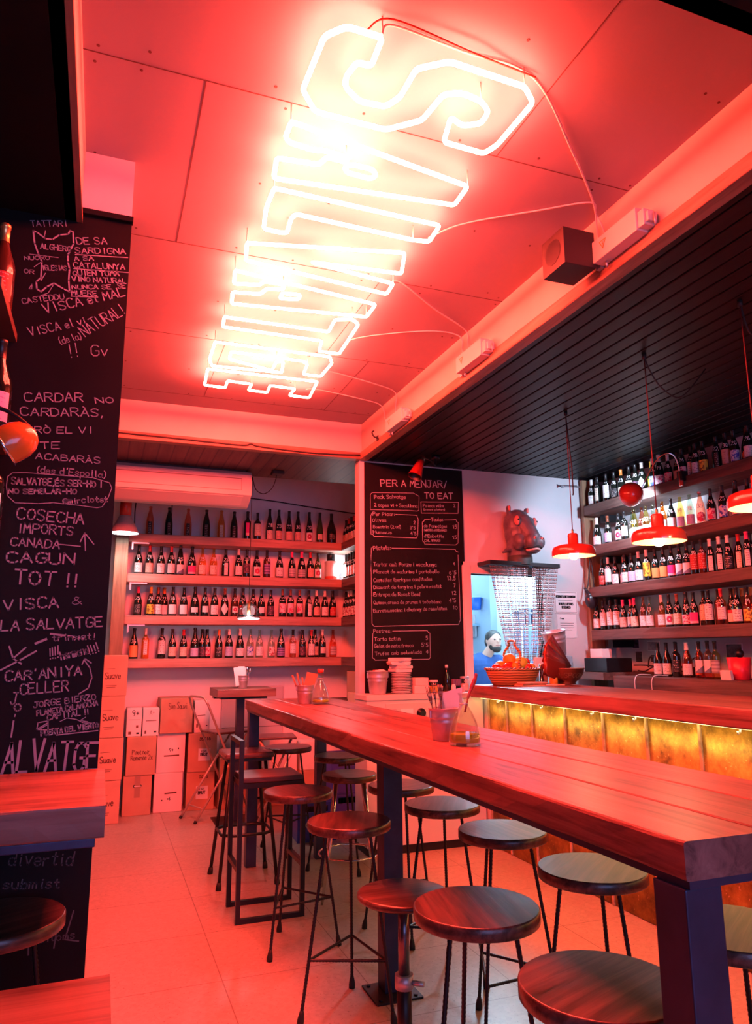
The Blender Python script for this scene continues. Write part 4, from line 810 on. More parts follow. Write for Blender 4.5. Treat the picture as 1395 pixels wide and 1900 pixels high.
# ------------------------------------------------------------------ the bar
def brass():
    m, nt, b = _new('patinated_brass'); tc = N(nt, 'ShaderNodeTexCoord')
    n1 = N(nt, 'ShaderNodeTexNoise'); n1.inputs['Scale'].default_value = 7; n1.inputs['Detail'].default_value = 7; n1.inputs['Roughness'].default_value = .7
    nt.links.new(tc.outputs['Object'], n1.inputs['Vector'])
    rp = N(nt, 'ShaderNodeValToRGB'); e = rp.color_ramp.elements
    e[0].position = .33; e[0].color = (.10,.055,.012,1); e[1].position = .70; e[1].color = (.62,.36,.07,1)
    k = e.new(.5); k.color = (.34,.19,.035,1)
    nt.links.new(n1.outputs['Fac'], rp.inputs[0])
    vo = N(nt, 'ShaderNodeTexNoise'); vo.inputs['Scale'].default_value = 60; nt.links.new(tc.outputs['Object'], vo.inputs['Vector'])
    r2 = N(nt, 'ShaderNodeValToRGB'); r2.color_ramp.elements[0].position = .68; r2.color_ramp.elements[1].position = .74
    nt.links.new(vo.outputs['Fac'], r2.inputs[0])
    mx = N(nt, 'ShaderNodeMixRGB'); nt.links.new(r2.outputs[0], mx.inputs[0]); nt.links.new(rp.outputs[0], mx.inputs[1]); mx.inputs[2].default_value = (.72,.5,.2,1)
    nt.links.new(mx.outputs[0], b.inputs['Base Color']); b.inputs['Metallic'].default_value = .55; b.inputs['Roughness'].default_value = .42
    bp = N(nt, 'ShaderNodeBump'); bp.inputs['Strength'].default_value = .3; bp.inputs['Distance'].default_value = .004
    nt.links.new(n1.outputs['Fac'], bp.inputs['Height']); nt.links.new(bp.outputs[0], b.inputs['Normal'])
    return m
M_brass = brass()
t = thing('bar_counter', 'long bar with thick wooden counter over backlit brass panels', 'bar counter', (2.9,3.0,0))
mb = MB(); slab(mb,(2.72-2.9,-.9-3,1.092),(3.43-2.9,5.185-3,1.185),'y',.004,.008,n=60,seed=5); link('countertop', mb, M_table, t)
mb = MB(); mb.box((2.875-2.9,-.9-3,0),(2.93-2.9,5.165-3,1.0915)); mb.box((2.93-2.9,5.05-3,0),(3.40-2.9,5.165-3,1.0915)); mb.box((2.852-2.9,5.165-3,0),(2.93-2.9,5.45-3,1.10)); link('carcass', mb, M_cream, t)
ys = [5.152,4.879,4.538,4.146,3.756,3.378,2.988,2.59,2.19,1.79,1.39,.99,.59,.19]
for i in range(len(ys)-1):
    mb = MB(); y1, y0 = ys[i]-3-.003, ys[i+1]-3+.003; n_ = 10
    for r_ in range(n_+1):
        for z_ in (0.0,1.089):
            yy = y0+(y1-y0)*r_/n_
    vv = [[mb.bm.verts.new((2.858-2.9+.006*abs(2*r_/n_-1)**6, y0+(y1-y0)*r_/n_, z_)) for r_ in range(n_+1)] for z_ in (.004,.55,1.089)]
    for a in range(2):
        for r_ in range(n_):
            f = mb.bm.faces.new((vv[a][r_+1],vv[a][r_],vv[a+1][r_],vv[a+1][r_+1])); f.smooth = True
    # give the sheet its thickness
    ret = bmesh.ops.extrude_face_region(mb.bm, geom=mb.bm.faces[:])
    for v in [g for g in ret['geom'] if isinstance(g, bmesh.types.BMVert)]: v.co.x += .008
    bmesh.ops.recalc_face_normals(mb.bm, faces=mb.bm.faces[:])
    link('brass_panel', mb, M_brass, t)
mb = MB()
for y in ys: mb.box((2.853-2.9,y-3-.009,.004),(2.866-2.9,y-3+.009,1.089),.002)
link('joint_strips', mb, mat('pale_joint_strip', (.55,.42,.26), .45, .3, var=.3, scale=20), t)
mb = MB(); mb.box((2.790-2.9,.2-3,1.0835),(2.806-2.9,5.15-3,1.0915)); link('light_strip', mb, emis('led_strip_glow', (1.0,.64,.22), 20), t)
for y in (4.93,4.35,3.80,3.42,2.7): link('bag_hook', MB().tube([(2.83-2.9,y-3,1.091),(2.828-2.9,y-3,1.066),(2.812-2.9,y-3,1.058),(2.812-2.9,y-3,1.070)],.006,8), M_steel, t)
# white metal cabinet in front of the menu board
t = thing('cabinet', 'white metal cabinet with stickers and round knobs below the menu board', 'cabinet', (2.345,5.335,0))
link('body', MB().box((-.48,-.14,.06),(.49,.125,1.085),.005), M_cream, t)
link('top', MB().box((-.485,-.148,1.085),(.495,.127,1.125),.004), M_cream, t)
link('front_panel', MB().box((-.33,-.147,.62),(.475,-.14,1.06),.002), mat('pale_panel', (.58,.53,.50), .45), t)
link('plinth', MB().box((-.46,-.12,0),(.46,.14,.06)), M_black, t)
for x, z_, r in ((-.26,1.0,.022),(-.045,.985,.036),(.0,.92,.022),(.07,.95,.018),(.20,1.0,.026)):
    mb = MB(); mb.lathe([(r,0),(r,.012),(r*.55,.014),(r*.55,.03)],18,M=Matrix.Translation((x,-.147,z_))@Matrix.Rotation(PI/2,4,'X')); link('knob', mb, M_black if r > .03 else M_steel, t)
mb = MB()
for x0,z0,x1,z1 in ((-.21,.955,-.11,1.02),(.085,.985,.165,1.04),(.13,.87,.22,.92)): mb.box((x0,-.149,z0),(x1,-.1472,z1))
link('stickers', mb, M_paper, t)
# ------------------------------------------------------------------ wine shelves
BZ = {1:2.585, 2:2.195, 3:1.796, 4:1.388}
RZ = {1:2.715, 2:2.346, 3:1.984, 4:1.614, 5:1.24}
ORD = ['first','second','third','fourth','fifth','sixth','seventh','eighth','ninth','tenth','eleventh','twelfth','thirteenth','fourteenth','fifteenth','sixteenth','seventeenth','eighteenth','nineteenth','twentieth','twenty-first','twenty-second','twenty-third','twenty-fourth']
ROW = {1:'top',2:'second',3:'third',4:'lowest'}
for k in (1,2,3,4):
    t = thing('wall_shelf', ROW[k]+' long wooden wine shelf across the back wall', 'shelf', (1.4,7.46,BZ[k]), group='wine shelves on the back wall')
    mb = MB(); slab(mb,(-1.28,-.16,-.085),(1.255,.155,0),'x',.003,.005,n=30,seed=k); link('board', mb, M_shelf, t)
    if k < 4: mb = MB(); mb.box((-1.17,-.155,-.10),(-1.02,-.15,-.086)); mb.box((-1.18,-.158,-.16),(-1.165,-.15,-.086)); link('corner_bracket', mb, M_steel, t)
    t = thing('corner_shelf', ROW[k]+' short wooden shelf returning along the side wall by the partition', 'shelf', (2.5,6.7,BZ[k]), group='side wine shelves by the partition')
    mb = MB(); slab(mb,(-.16,-.9,-.085),(.155,.595,0),'y',.003,.005,n=16,seed=k+9); link('board', mb, M_shelfy, t)
    link('bracket', MB().box((.10,-.6,-.20),(.155,-.55,-.086)).box((.10,.3,-.20),(.155,.35,-.086)), M_black, t)
solo('shelf_post', slab(MB(),(-.06,-.02,0),(.06,.02,2.56),'z',.002,.004,n=20), M_post, 'wooden post carrying the left ends of the back wine shelves', 'post', (.13,7.275,0))
for k in (1,2,3,4):
    t = thing('wall_shelf', ROW[k]+' long rough wooden wine shelf behind the bar', 'shelf', (4.18,2.2,RZ[k]), group='wine shelves behind the bar')
    mb = MB(); slab(mb,(-.18,-3.2,-.085),(.175,3.13,0),'y',.006,.006,n=60,seed=k+20); link('board', mb, M_shelfy, t)
    mb = MB()
    for y in (3.05,1.2,-.6): mb.box((-.05,y-.03,-.15),(.175,y+.03,-.086))
    link('bracket', mb, M_black, t)
solo('shelf_post', slab(MB(),(-.075,-.02,0),(.075,.02,2.98),'z',.002,.004,n=20), M_post, 'wooden post at the far end of the shelves behind the bar', 'post', (4.13,5.43,0))
t = thing('back_counter', 'rough wooden back counter behind the bar carrying bottles and cables', 'counter', (4.14,2.0,RZ[5]))
mb = MB(); slab(mb,(-.24,-3,-.10),(.215,2.95,0),'y',.005,.006,n=40,seed=31); link('countertop', mb, M_shelfy, t)
mb = MB(); mb.box((-.18,-3,-1.24),(.215,2.9,-.101)); link('cabinets', mb, M_dark, t)
t = thing('corner_shelf', 'small wooden shelf at the far end behind the bar under the black box', 'shelf', (4.0,5.2,1.262))
mb = MB(); slab(mb,(-.16,-.2,-.06),(.355,.2,0),'y',.004,.005,n=8,seed=33); link('board', mb, M_shelfy, t)
link('bracket', MB().box((.30,-.03,-.16),(.355,.03,-.061)), M_black, t)

# ------------------------------------------------------------------ bottles
M_gd = mat('dark_bottle_glass', (0.010,0.012,0.009), 0.06, spec=0.7)
M_gg = mat('green_bottle_glass', (0.035,0.075,0.015), 0.07, spec=0.7)
M_gb = mat('brown_bottle_glass', (0.060,0.018,0.010), 0.07, spec=0.7)
M_gr = glass('rose_wine_glass', (0.92,0.48,0.36), .04, 1.4)
M_go = glass('orange_wine_glass', (0.92,0.58,0.26), .04, 1.4)
M_gy = glass('yellow_wine_glass', (0.86,0.80,0.42), .04, 1.4)
M_gc = glass('clear_bottle_glass', (0.70,0.78,0.68), .04, 1.6)
GLASS = {'d':(M_gd,'dark'),'g':(M_gg,'green'),'b':(M_gb,'brown'),'r':(M_gr,'clear rose'),'o':(M_go,'clear orange'),'y':(M_gy,'clear yellow'),'c':(M_gc,'clear')}
CAPS = {'k':(mat('cap_black',(.015,.013,.014),.35),'black'),'r':(mat('cap_red',(.55,.02,.03),.4),'red'),'p':(mat('cap_pink',(.80,.05,.22),.4),'pink'),'y':(mat('cap_yellow',(.80,.46,.05),.4),'yellow'),'o':(mat('cap_orange',(.75,.20,.04),.4),'orange'),'w':(mat('cap_white',(.78,.72,.66),.45),'cream'),'n':(mat('cap_brown',(.25,.07,.03),.4),'brown'),'g':(mat('cap_gold',(.72,.5,.18),.3,.8),'gold')}
LW, LI = (.80,.77,.75), (.10,.08,.09)
LAB = {'w':(label_mat('label_white_text',LW,(.25,.2,.2),'lines'),'white text label'),'W':(label_mat('label_plain_white',(.82,.80,.78),LI,'plain'),'plain white label'),
'c':(label_mat('label_cream',(.74,.62,.50),(.35,.22,.15),'lines'),'cream label'),'s':(label_mat('label_salmon',(.68,.40,.32),(.4,.15,.1),'lines'),'salmon label'),
'o':(label_mat('label_orange',(.85,.32,.10),(.6,.15,.03),'plain'),'orange label'),'y':(label_mat('label_yellow',(.85,.58,.05),(.25,.12,.02),'art'),'yellow label'),
'm':(label_mat('label_magenta',(.80,.03,.25),(.9,.4,.5),'low'),'magenta label'),'b':(label_mat('label_blue_art',(.62,.68,.82),(.05,.09,.55),'art'),'blue patterned label'),
'r':(label_mat('label_red',(.45,.03,.03),(.75,.5,.45),'lines'),'dark red label'),'k':(label_mat('label_black_text',(.02,.016,.018),(.62,.5,.48),'lines'),'black text label'),
'd':(label_mat('label_dark',(.06,.03,.05),(.22,.07,.12),'art'),'dark patterned label'),'v':(label_mat('label_lavender',(.55,.50,.72),(.3,.26,.5),'lines'),'lavender label'),
'a':(label_mat('label_pink_art',(.80,.55,.58),(.55,.03,.12),'art'),'pink patterned label'),'z':(label_mat('label_diagonal',(.78,.72,.72),(.16,.18,.30),'diag'),'white dark-cornered label'),
'R':(label_mat('label_ring',LW,(.45,.03,.10),'ring'),'white ring label'),'n':(label_mat('label_red_band',LW,(.60,.02,.07),'band'),'white red-banded label'),
'p':(label_mat('label_purple',(.13,.05,.20),(.35,.22,.5),'stripes'),'purple label'),'g':(label_mat('label_grey',(.52,.48,.50),(.3,.25,.27),'stripes'),'grey striped label'),
'G':(label_mat('label_green',(.55,.68,.50),(.2,.4,.15),'lines'),'pale green label'),'x':(None,'no label'),'K':(label_mat('label_dark_band',LW,(.03,.03,.04),'band'),'white black-banded label'),'f':(label_mat('label_floral',(.78,.68,.62),(.40,.06,.08),'art'),'floral label')}
M_price = mat('white_marker', (.85,.83,.82), .7)
TYPES = {  # height, profile (radius, height), neck radius, capsule span, label span, price height
'bu':(.300,[(.030,0),(.0385,.003),(.0405,.010),(.0405,.135),(.0375,.160),(.026,.195),(.0175,.225),(.0148,.245),(.0142,.285),(.0158,.286),(.0158,.297),(.0135,.300)],(.235,.301),(.022,.118),.165,'sloping'),
'bo':(.305,[(.028,0),(.0362,.003),(.0378,.009),(.0378,.178),(.0352,.198),(.022,.214),(.0155,.226),(.0142,.240),(.0142,.290),(.0158,.291),(.0158,.302),(.0135,.305)],(.238,.306),(.045,.150),.180,'straight-sided'),
'ch':(.310,[(.032,0),(.0425,.004),(.0445,.012),(.0445,.125),(.0405,.155),(.028,.200),(.0185,.238),(.0155,.258),(.0150,.285),(.0180,.287),(.0180,.306),(.0150,.310)],(.235,.311),(.020,.105),.160,'wide'),
'fl':(.345,[(.028,0),(.0355,.003),(.0375,.010),(.0375,.120),(.0345,.165),(.025,.225),(.0168,.270),(.0145,.290),(.0140,.330),(.0155,.331),(.0155,.342),(.0130,.345)],(.278,.346),(.018,.112),.150,'slender'),
'sw':(.300,[(.030,0),(.0385,.004),(.0400,.010),(.0395,.060),(.0385,.130),(.033,.180),(.022,.225),(.0150,.255),(.0140,.280),(.0165,.282),(.0165,.296),(.0130,.300)],(.283,.301),(.020,.110),.150,'flared'),
'mg':(.335,[(.038,0),(.0500,.004),(.0520,.012),(.0520,.135),(.0470,.170),(.030,.220),(.0195,.255),(.0165,.275),(.0160,.318),(.0185,.320),(.0185,.331),(.0155,.335)],(.262,.336),(.025,.120),.175,'magnum')}
_bm, _cm, _lm, _pm = {}, {}, {}, {}
def rad(ty, z):
    P = TYPES[ty][1]
    for (r0,z0),(r1,z1) in zip(P,P[1:]):
        if z0 <= z <= z1: return r0+(r1-r0)*(z-z0)/max(1e-6,z1-z0)
    return P[-1][0]
def body_mesh(ty, g):
    if (ty,g) not in _bm:
        mb = MB(); mb.lathe(TYPES[ty][1], 20, sharp=(0,)); me = mb.mesh('wine_bottle'); me.materials.append(GLASS[g][0]); _bm[ty,g] = me
    return _bm[ty,g]
def cap_mesh(ty, c):
    if (ty,c) not in _cm:
        z0, z1 = TYPES[ty][2]; P = [(z0, rad(ty,z0)+.0006)]+[(z,r+.0008) for r,z in TYPES[ty][1] if z > z0]
        mb = MB(); mb.lathe([(r,z) for z,r in P]+[(.001,TYPES[ty][0]+.001)], 16, capb=False, capt=False); me = mb.mesh('capsule'); me.materials.append(CAPS[c][0]); _cm[ty,c] = me
    return _cm[ty,c]
def lab_mesh(ty, l, kind):
    key = (ty,l,kind)
    if key not in _lm:
        z0, z1 = TYPES[ty][3]; wdt = 1.05
        if kind == 'n': z0, z1, wdt = z0-.004, z1+.03, .48
        if kind == 't': z1 += .03
        if kind == 's': z0 += .02; z1 -= .012; wdt = .8
        if kind == 'D': z0 -= .004; z1 += .025
        me_bm = bmesh.new(); uv = me_bm.loops.layers.uv.new('UVMap'); n, m = 12, 6
        def P(u, v):
            th = -PI/2+(u-.5)*2*wdt; z = z0+(z1-z0)*v; r = rad(ty,z)+.0007
            return Vector((r*math.cos(th), r*math.sin(th), z))
        def inside(u, v):
            if kind == 'D': return abs(u-.5)+abs(v-.5) <= .52
            if kind == 'A': return v < .62 or (u-.5)**2/.25+(v-.62)**2/.1444 <= 1.05
            if kind == 'O': return (u-.5)**2+(v-.5)**2 <= .25
            return True
        N_ = 24 if kind in 'DAO' else n; M_ = 24 if kind in 'DAO' else m
        for i in range(N_):
            for j in range(M_):
                if not inside((i+.5)/N_, (j+.5)/M_): continue
                q = [(i/N_,j/M_),((i+1)/N_,j/M_),((i+1)/N_,(j+1)/M_),(i/N_,(j+1)/M_)]
                f = me_bm.faces.new([me_bm.verts.new(P(*a)) for a in q]); f.smooth = True
                for lp, a in zip(f.loops, q): lp[uv].uv = a
        bmesh.ops.remove_doubles(me_bm, verts=me_bm.verts[:], dist=1e-5)
        me = bpy.data.meshes.new('label'); me_bm.to_mesh(me); me_bm.free(); me.materials.append(LAB[l][0]); _lm[key] = me
    return _lm[key]
def price_mesh(ty, num):
    if (ty,num) not in _pm:
        zc = TYPES[ty][4]; h = .034; st, L = layout(num, h); mb = MB(); k = .95
        def pt(a, b):
            z = zc+b; r = rad(ty,z)+.0010; th = -PI/2+(a-L/2)*k/max(.02, rad(ty,zc))
            return Vector((r*math.cos(th), r*math.sin(th), z))
        for s_ in st:
            for (x0,y0),(x1,y1) in zip(s_, s_[1:]):
                d = Vector((x1-x0,y1-y0)); l_ = d.length
                if l_ < 1e-6: continue
                d /= l_; q = Vector((-d.y,d.x))*.0028; e = d*.0018
                mb.quad([pt(x0-e.x+q.x,y0-e.y+q.y),pt(x0-e.x-q.x,y0-e.y-q.y),pt(x1+e.x-q.x,y1+e.y-q.y),pt(x1+e.x+q.x,y1+e.y+q.y)])
        me = mb.mesh('price_writing'); me.materials.append(M_price); _pm[ty,num] = me
    return _pm[ty,num]
PR = ['25','20','35','22','19','28','16','24','30','18','23','26']
_pc = [0]
def bottle(spec, loc, rz, sc, label, group):
    """spec: type, glass, capsule, label (+ label shape), price flag"""
    ty, g, c, l = spec[:4]; shape = spec[4] if len(spec) > 4 else 'r'; pr = spec[5] if len(spec) > 5 else 1
    b = setp(link('wine_bottle', body_mesh(ty,g), None, None, loc, (0,0,rz)), label, 'wine bottle', group); b.scale = (sc,sc,sc)
    if c != 'x': link('capsule', cap_mesh(ty,c), None, b)
    if l != 'x': link('label', lab_mesh(ty,l,shape), None, b)
    if pr:
        _pc[0] += 1; link('price_writing', price_mesh(ty, PR[_pc[0]*5%12]), None, b)
    return b
SHN = {'r':'','n':'narrow ','t':'tall ','s':'square ','D':'diamond-shaped ','A':'arched ','O':'round '}
def describe(spec, i, where):
    ty, g, c, l = spec[:4]; shape = spec[4] if len(spec) > 4 else 'r'
    return '%s %s bottle, %s%s, %s%s' % (GLASS[g][1], TYPES[ty][5], (CAPS[c][1]+' cap, ') if c not in 'kx' else '', SHN[shape]+LAB[l][1], ORD[i], where)
S = lambda s: [(lambda p: (p[0],p[1],p[2],p[3],(p[4] if len(p)>4 else 'r'),int(p[5]) if len(p)>5 else 1))(q.split('.')) for q in s.split()]
BACK_SPEC = {
1: S('sw.r.x.k.n.0 sw.d.k.k.n.0 sw.r.x.k.n.0 sw.d.k.k.n.0 sw.o.x.c.n.0 sw.d.k.k.n.0 bo.d.k.m.n.0 bo.d.k.c.t.0 fl.d.k.c fl.d.k.s fl.d.k.s fl.d.k.s fl.d.k.R fl.g.k.c.s.0 mg.d.k.k.s.0'),
2: S('bu.d.k.w bu.d.r.s bu.d.k.w bu.d.r.w fl.d.k.z ch.d.k.m bu.o.x.c bu.o.x.c bu.d.k.w.n bu.d.w.w bo.d.k.d bu.d.k.R bo.b.k.p bu.d.k.w bu.d.p.g ch.d.p.g bu.d.r.s bu.g.k.R'),
3: S('bu.d.p.k bu.d.y.y bu.d.n.w bu.d.o.W bu.d.k.W bu.d.k.W ch.d.k.W.s bu.d.k.W.s bu.d.k.w bu.d.n.W.D bu.b.k.R.s bu.d.k.r bu.d.k.r bu.d.k.W.s bu.d.k.d bo.d.n.a bo.d.n.a bo.d.n.a bu.d.k.w.n bu.d.w.s.A bu.d.w.w bu.d.k.r.A'),
4: S('ch.d.k.o.t bo.o.w.w.n bo.d.k.w.t bu.d.k.c bu.d.r.c ch.d.k.v bu.d.k.d bu.d.k.a bu.d.o.k bu.d.w.v ch.d.w.w bu.c.x.b bu.c.x.w bu.c.x.f ch.d.k.p bo.r.k.w bu.d.k.d bu.d.r.w.t bu.d.k.c bu.d.w.w.s bu.r.x.g')}
SCB = {1:.98, 2:.965, 3:.95, 4:.945}
def place_row(xs, specs, sc, axis_y, z, rz, where, group, jitter, along='x'):
    last = []
    for i, (x, sp) in enumerate(zip(xs, specs)):
        r = max(p[0] for p in TYPES[sp[0]][1])*sc; off = 0.0
        for lx, lr, lo in last[-3:]:
            while math.hypot(x-lx, off-lo) < lr+r+.002: off += .012
        last.append((x, r, off))
        loc = (x, axis_y+off, z+.0005) if along == 'x' else (axis_y+off, x, z+.0005)
        bottle(sp, loc, rz+jitter.uniform(-.12,.12), sc*jitter.uniform(.985,1.015), describe(sp, i, where), group)
jit = random.Random(11)
for k in (1,2,3,4):
    place_row(BACK_X[k], BACK_SPEC[k], SCB[k], 7.42, BZ[k], -.05, ' from left, %s back shelf' % ROW[k], 'wine bottles on the %s back shelf' % ROW[k], jit)
SIDE = {1: S('bu.d.k.s bu.d.r.c bu.d.k.c bu.d.r.w bu.d.k.w'), 2: S('bo.d.k.w.t bo.d.k.w bo.d.k.w bo.d.k.c bo.d.k.w'), 3: S('bu.d.k.f bu.d.w.f bu.d.w.f bu.d.k.f bu.d.k.f')}
for k, specs in SIDE.items():
    place_row([7.45,7.36,7.27,7.18,7.09], specs, .93, 2.445, BZ[k], -PI/2+.55, ' from left, %s side shelf' % ROW[k], 'wine bottles on the %s side shelf' % ROW[k], jit, 'y')
RIGHT_SPEC = {
1: S('bu.d.w.w bo.d.k.c.n bo.d.k.w.t bu.d.k.k bu.d.o.c.s bu.d.k.W.t bu.d.k.d bu.d.w.W.D bu.g.y.y bu.d.w.b ch.d.w.a bu.d.w.a bu.d.k.z bu.d.k.a bu.d.k.w.t bu.d.k.w bu.d.k.y bu.d.k.k.n bu.d.k.s.t bu.d.k.b ch.d.k.o.O bu.d.k.w'),
2: S('ch.d.w.w bu.d.n.v bu.d.k.R bo.d.k.w sw.c.x.G sw.y.x.G sw.r.x.w sw.y.x.w bu.c.x.w bu.o.x.w bu.o.x.W bu.d.k.W sw.y.x.v sw.c.x.v sw.r.w.a.O bu.d.k.a bu.d.k.b ch.d.k.c bu.d.k.w'),
3: S('bu.d.k.r bo.d.w.W.t bu.d.k.w bu.d.n.b bu.d.k.w bu.d.k.v bu.d.w.w bo.d.w.y.t bu.d.k.o bu.d.k.o bu.d.k.m bu.d.k.z bu.d.k.z bo.d.k.r.t bo.b.k.r.t bu.d.w.w.n bu.d.w.w.n bu.d.w.k bu.d.r.w.n bu.d.k.d bu.d.p.w.n'),
4: S('bu.d.k.w bo.d.k.w.t bo.d.k.w.t bo.d.k.w.t bu.d.p.s bu.d.p.z bu.d.p.c bu.r.x.w bu.c.x.w bu.o.w.w bu.d.k.R bu.d.n.c ch.d.k.a bu.d.k.m bo.d.k.c.t bo.d.k.w.t bo.b.k.r.n bo.r.r.w bu.d.k.n bu.d.k.w bu.r.k.y'),
5: S('bu.d.k.w.r.0 bu.d.k.w.r.0 bo.d.k.d.t.0 bo.d.k.k.r.0 bu.r.w.n.r.1 bu.r.w.w.r.0 bu.r.w.K.r.0 bo.r.k.z.r.0 bo.r.k.z.r.0 bo.y.k.g.r.0')}
for k in (1,2,3,4,5):
    where = ' from left, %s bar shelf' % ROW[k] if k < 5 else ' from left, back counter group'
    place_row(RIGHT_Y[k], RIGHT_SPEC[k], .83 if k < 5 else .86, 4.085, RZ[k], -PI/2+.62, where, ('wine bottles on the %s shelf behind the bar' % ROW[k]) if k < 5 else 'bottles on the back counter', jit, 'y')
# the rest of each shelf behind the bar that reaches towards the street (just past the picture's edge)
# rose bottles in a second row on the lowest shelf
for i, y in enumerate((3.98,3.90,3.82,3.74,3.66)):
    sp = ('bu','r','o','x','r',0); bottle(sp, (4.22,y,RZ[4]+.0005), 0, .85, 'clear rose bottle, orange cap, in the back row of lowest bar shelf, '+ORD[i]+' of five', 'rose bottles in the back row')
# big bottles on the dark shelves at the left edge
for sp, loc, lab in ((('bu','d','k','v','r',0),(-.352,2.44,2.131),'dark bottle with a pale printed label on the lower dark shelf at the left edge'),
                     (('bu','b','g','r','r',0),(-.375,2.44,2.531),'brown bottle with red label on the upper dark shelf at the left edge'),
                     (('bo','d','k','W','r',0),(-.342,2.40,1.771),'dark bottle with a white label on the lowest dark shelf at the left edge')):
    bottle(sp, loc, 0.0, 1.0, lab, 'bottles on the dark shelves')
# ------------------------------------------------------------------ lamps
def ellip(mb, c, r, mi=0, M=None): return mb.ball(c, 1.0, mi, 16, r, M)
M_pendin = mat('pendant_lining',(.80,.42,.22),.5)
def red_pendant(x, y, zr, R, label, droop):
    t = thing('pendant_lamp', label, 'pendant lamp', (x,y,zr), 0, 'red enamel pendants over the bar')
    k = R/.15
    prof = [(.150,0),(.151,.012),(.149,.040),(.138,.062),(.110,.074),(.040,.084),(.036,.088),(.0355,.150),(.030,.160),(.012,.164)]
    mb = MB(); mb.lathe([(r*k,z*k) for r,z in prof], 40, capb=False); link('shade', mb, M_redlamp, t)
    mb = MB(); mb.lathe([(r*k,z*k) for r,z in ((.003,.066),(.10,.066),(.130,.056),(.143,.036),(.1455,.012),(.1455,.0005))], 40, capb=False, capt=False); bmesh.ops.recalc_face_normals(mb.bm, faces=mb.bm.faces[:]); link('shade_lining', mb, M_pendin, t)
    mb = MB(); mb.lathe([(.1455*k,0),(.150*k,0)],40,capb=False,capt=False); link('rim', mb, M_redlamp, t)
    link('bulb', MB().ball((0,0,.006),.030,seg=16), M_bulb, t)
    link('socket', MB().cyl((0,0,.03),(0,0,.066*k),.017), M_lampin, t)
    link('cord_grip', MB().cyl((0,0,.162*k),(0,0,.19*k),.007), mat('brass_fitting',(.7,.5,.2),.3,.9), t)
    h = ZD-zr
    link('cord', MB().tube([(0,0,.18*k),(.0,.0,h*.5),(0,0,h-.02)],.0032,6), mat('dark_red_cord',(.10,.015,.015),.6), t)
    link('ceiling_hook', MB().cyl((0,0,h-.03),(0,0,h),.012).tube(bez(droop),.004,6), M_cord, t)
    l = lamp('pendant_bulb_light','POINT',(0,0,-.028),4.6,(1.0,.60,.28),.03); l.parent = t
    return t
h1 = ZD
red_pendant(2.79,3.85,2.035,.136,'red enamel pendant lamp at the far end of the bar, next to the hippo wall',[(0,0,.93),(.03,.01,.6),(.035,.015,.50),(.03,.01,.42),(.02,.0,.40)])
red_pendant(2.63,2.91,1.985,.134,'red enamel pendant lamp over the middle of the bar, largest whole one',[(0,0,1.0),(.03,0,.93),(.10,0,.84),(.22,-.01,.80),(.40,-.02,.98)])
red_pendant(2.62,2.27,2.045,.136,'red enamel pendant lamp cut by the right edge of the picture',[(0,0,.95),(.05,0,.8),(.2,0,.85),(.3,0,.95)])
# ball shaped clamp lamp in front of the shelves
t = thing('clamp_lamp', 'red ball-shaped clamp lamp on a bent chrome arm at the top bar shelf', 'lamp', (3.76,4.42,2.62))
d = (Vector((4.36,5.15,2.22))-Vector((3.76,4.42,2.62))).normalized(); MR = d.to_track_quat('Z','Y').to_matrix().to_4x4()
mb = MB(); mb.lathe([(.078,.05),(.090,.02),(.093,-.015),(.084,-.05),(.060,-.078),(.028,-.092),(.001,-.095)],32,M=MR,capb=False,capt=False); bmesh.ops.recalc_face_normals(mb.bm, faces=mb.bm.faces[:]); link('shade', mb, M_redlamp, t)
mb = MB(); mb.lathe([(.076,.05),(.087,.02),(.089,-.015),(.080,-.048),(.056,-.074),(.001,-.088)],32,M=MR,capb=False,capt=False); link('shade_lining', mb, M_lampin, t)
link('bulb', MB().ball((0,0,0),.028,seg=14), M_bulbw, t)
link('arm', MB().tube(bez([(.05,-.03,.0),(.09,-.09,.13),(.10,-.19,.235),(.14,-.26,.275),(.19,-.29,.24),(.215,-.30,.12)]),.0055,8), M_chrome, t)
mb = MB(); mb.cyl((.215,-.30,.02),(.215,-.30,.125),.016); link('handle', mb, M_redlamp, t)
mb = MB(); mb.box((.20,-.325,.06),(.262,-.275,.135),.006); link('clamp', mb, M_black, t)
l = lamp('clamp_lamp_light','SPOT',(d.x*.055,d.y*.055,d.z*.055),42,(.60,.76,1.0),.04,spot=2.75); l.parent = t; l.rotation_euler = d.to_track_quat('-Z','Y').to_euler()
# glass pendant over the small table
t = thing('glass_pendant', 'small smoky glass dome pendant hanging before the back wine shelves', 'pendant lamp', (1.18,6.30,1.73))
mb = MB(); mb.lathe([(.098,0),(.097,.03),(.090,.07),(.072,.105),(.045,.125),(.016,.132)],32,capb=False); link('shade', mb, glass('smoky_glass',(.60,.56,.56),.03,1.35), t)
mb = MB(); mb.lathe([(.092,0.002),(.100,0.002),(.100,-.004),(.092,-.004),(.092,.002)],32,capb=False,capt=False); link('rim', mb, M_cream, t)
mb = MB(); mb.lathe([(.001,.004),(.090,.004)],32,capb=False,capt=False); link('diffuser', mb, emis('diffuser_glow',(.92,.94,1.0),9), t)
link('socket', MB().cyl((0,0,.035),(0,0,.15),.016), mat('copper',(.7,.33,.15),.3,.9), t)
link('cord', MB().tube([(0,0,.15),(0,0,1.262)],.003,6).tube(bez([(0,0,1.262),(.03,-.03,1.14),(.09,-.10,1.09),(.15,-.18,1.14),(.18,-.22,1.265)]),.004,6), M_cord, t)
mb = MB(); mb.box((.13,-.27,1.24),(.23,-.17,1.2695),.004); link('ceiling_rose', mb, M_cord, t)
l = lamp('glass_pendant_light','POINT',(0,0,-.03),3.5,(.95,.92,1.0),.05); l.parent = t
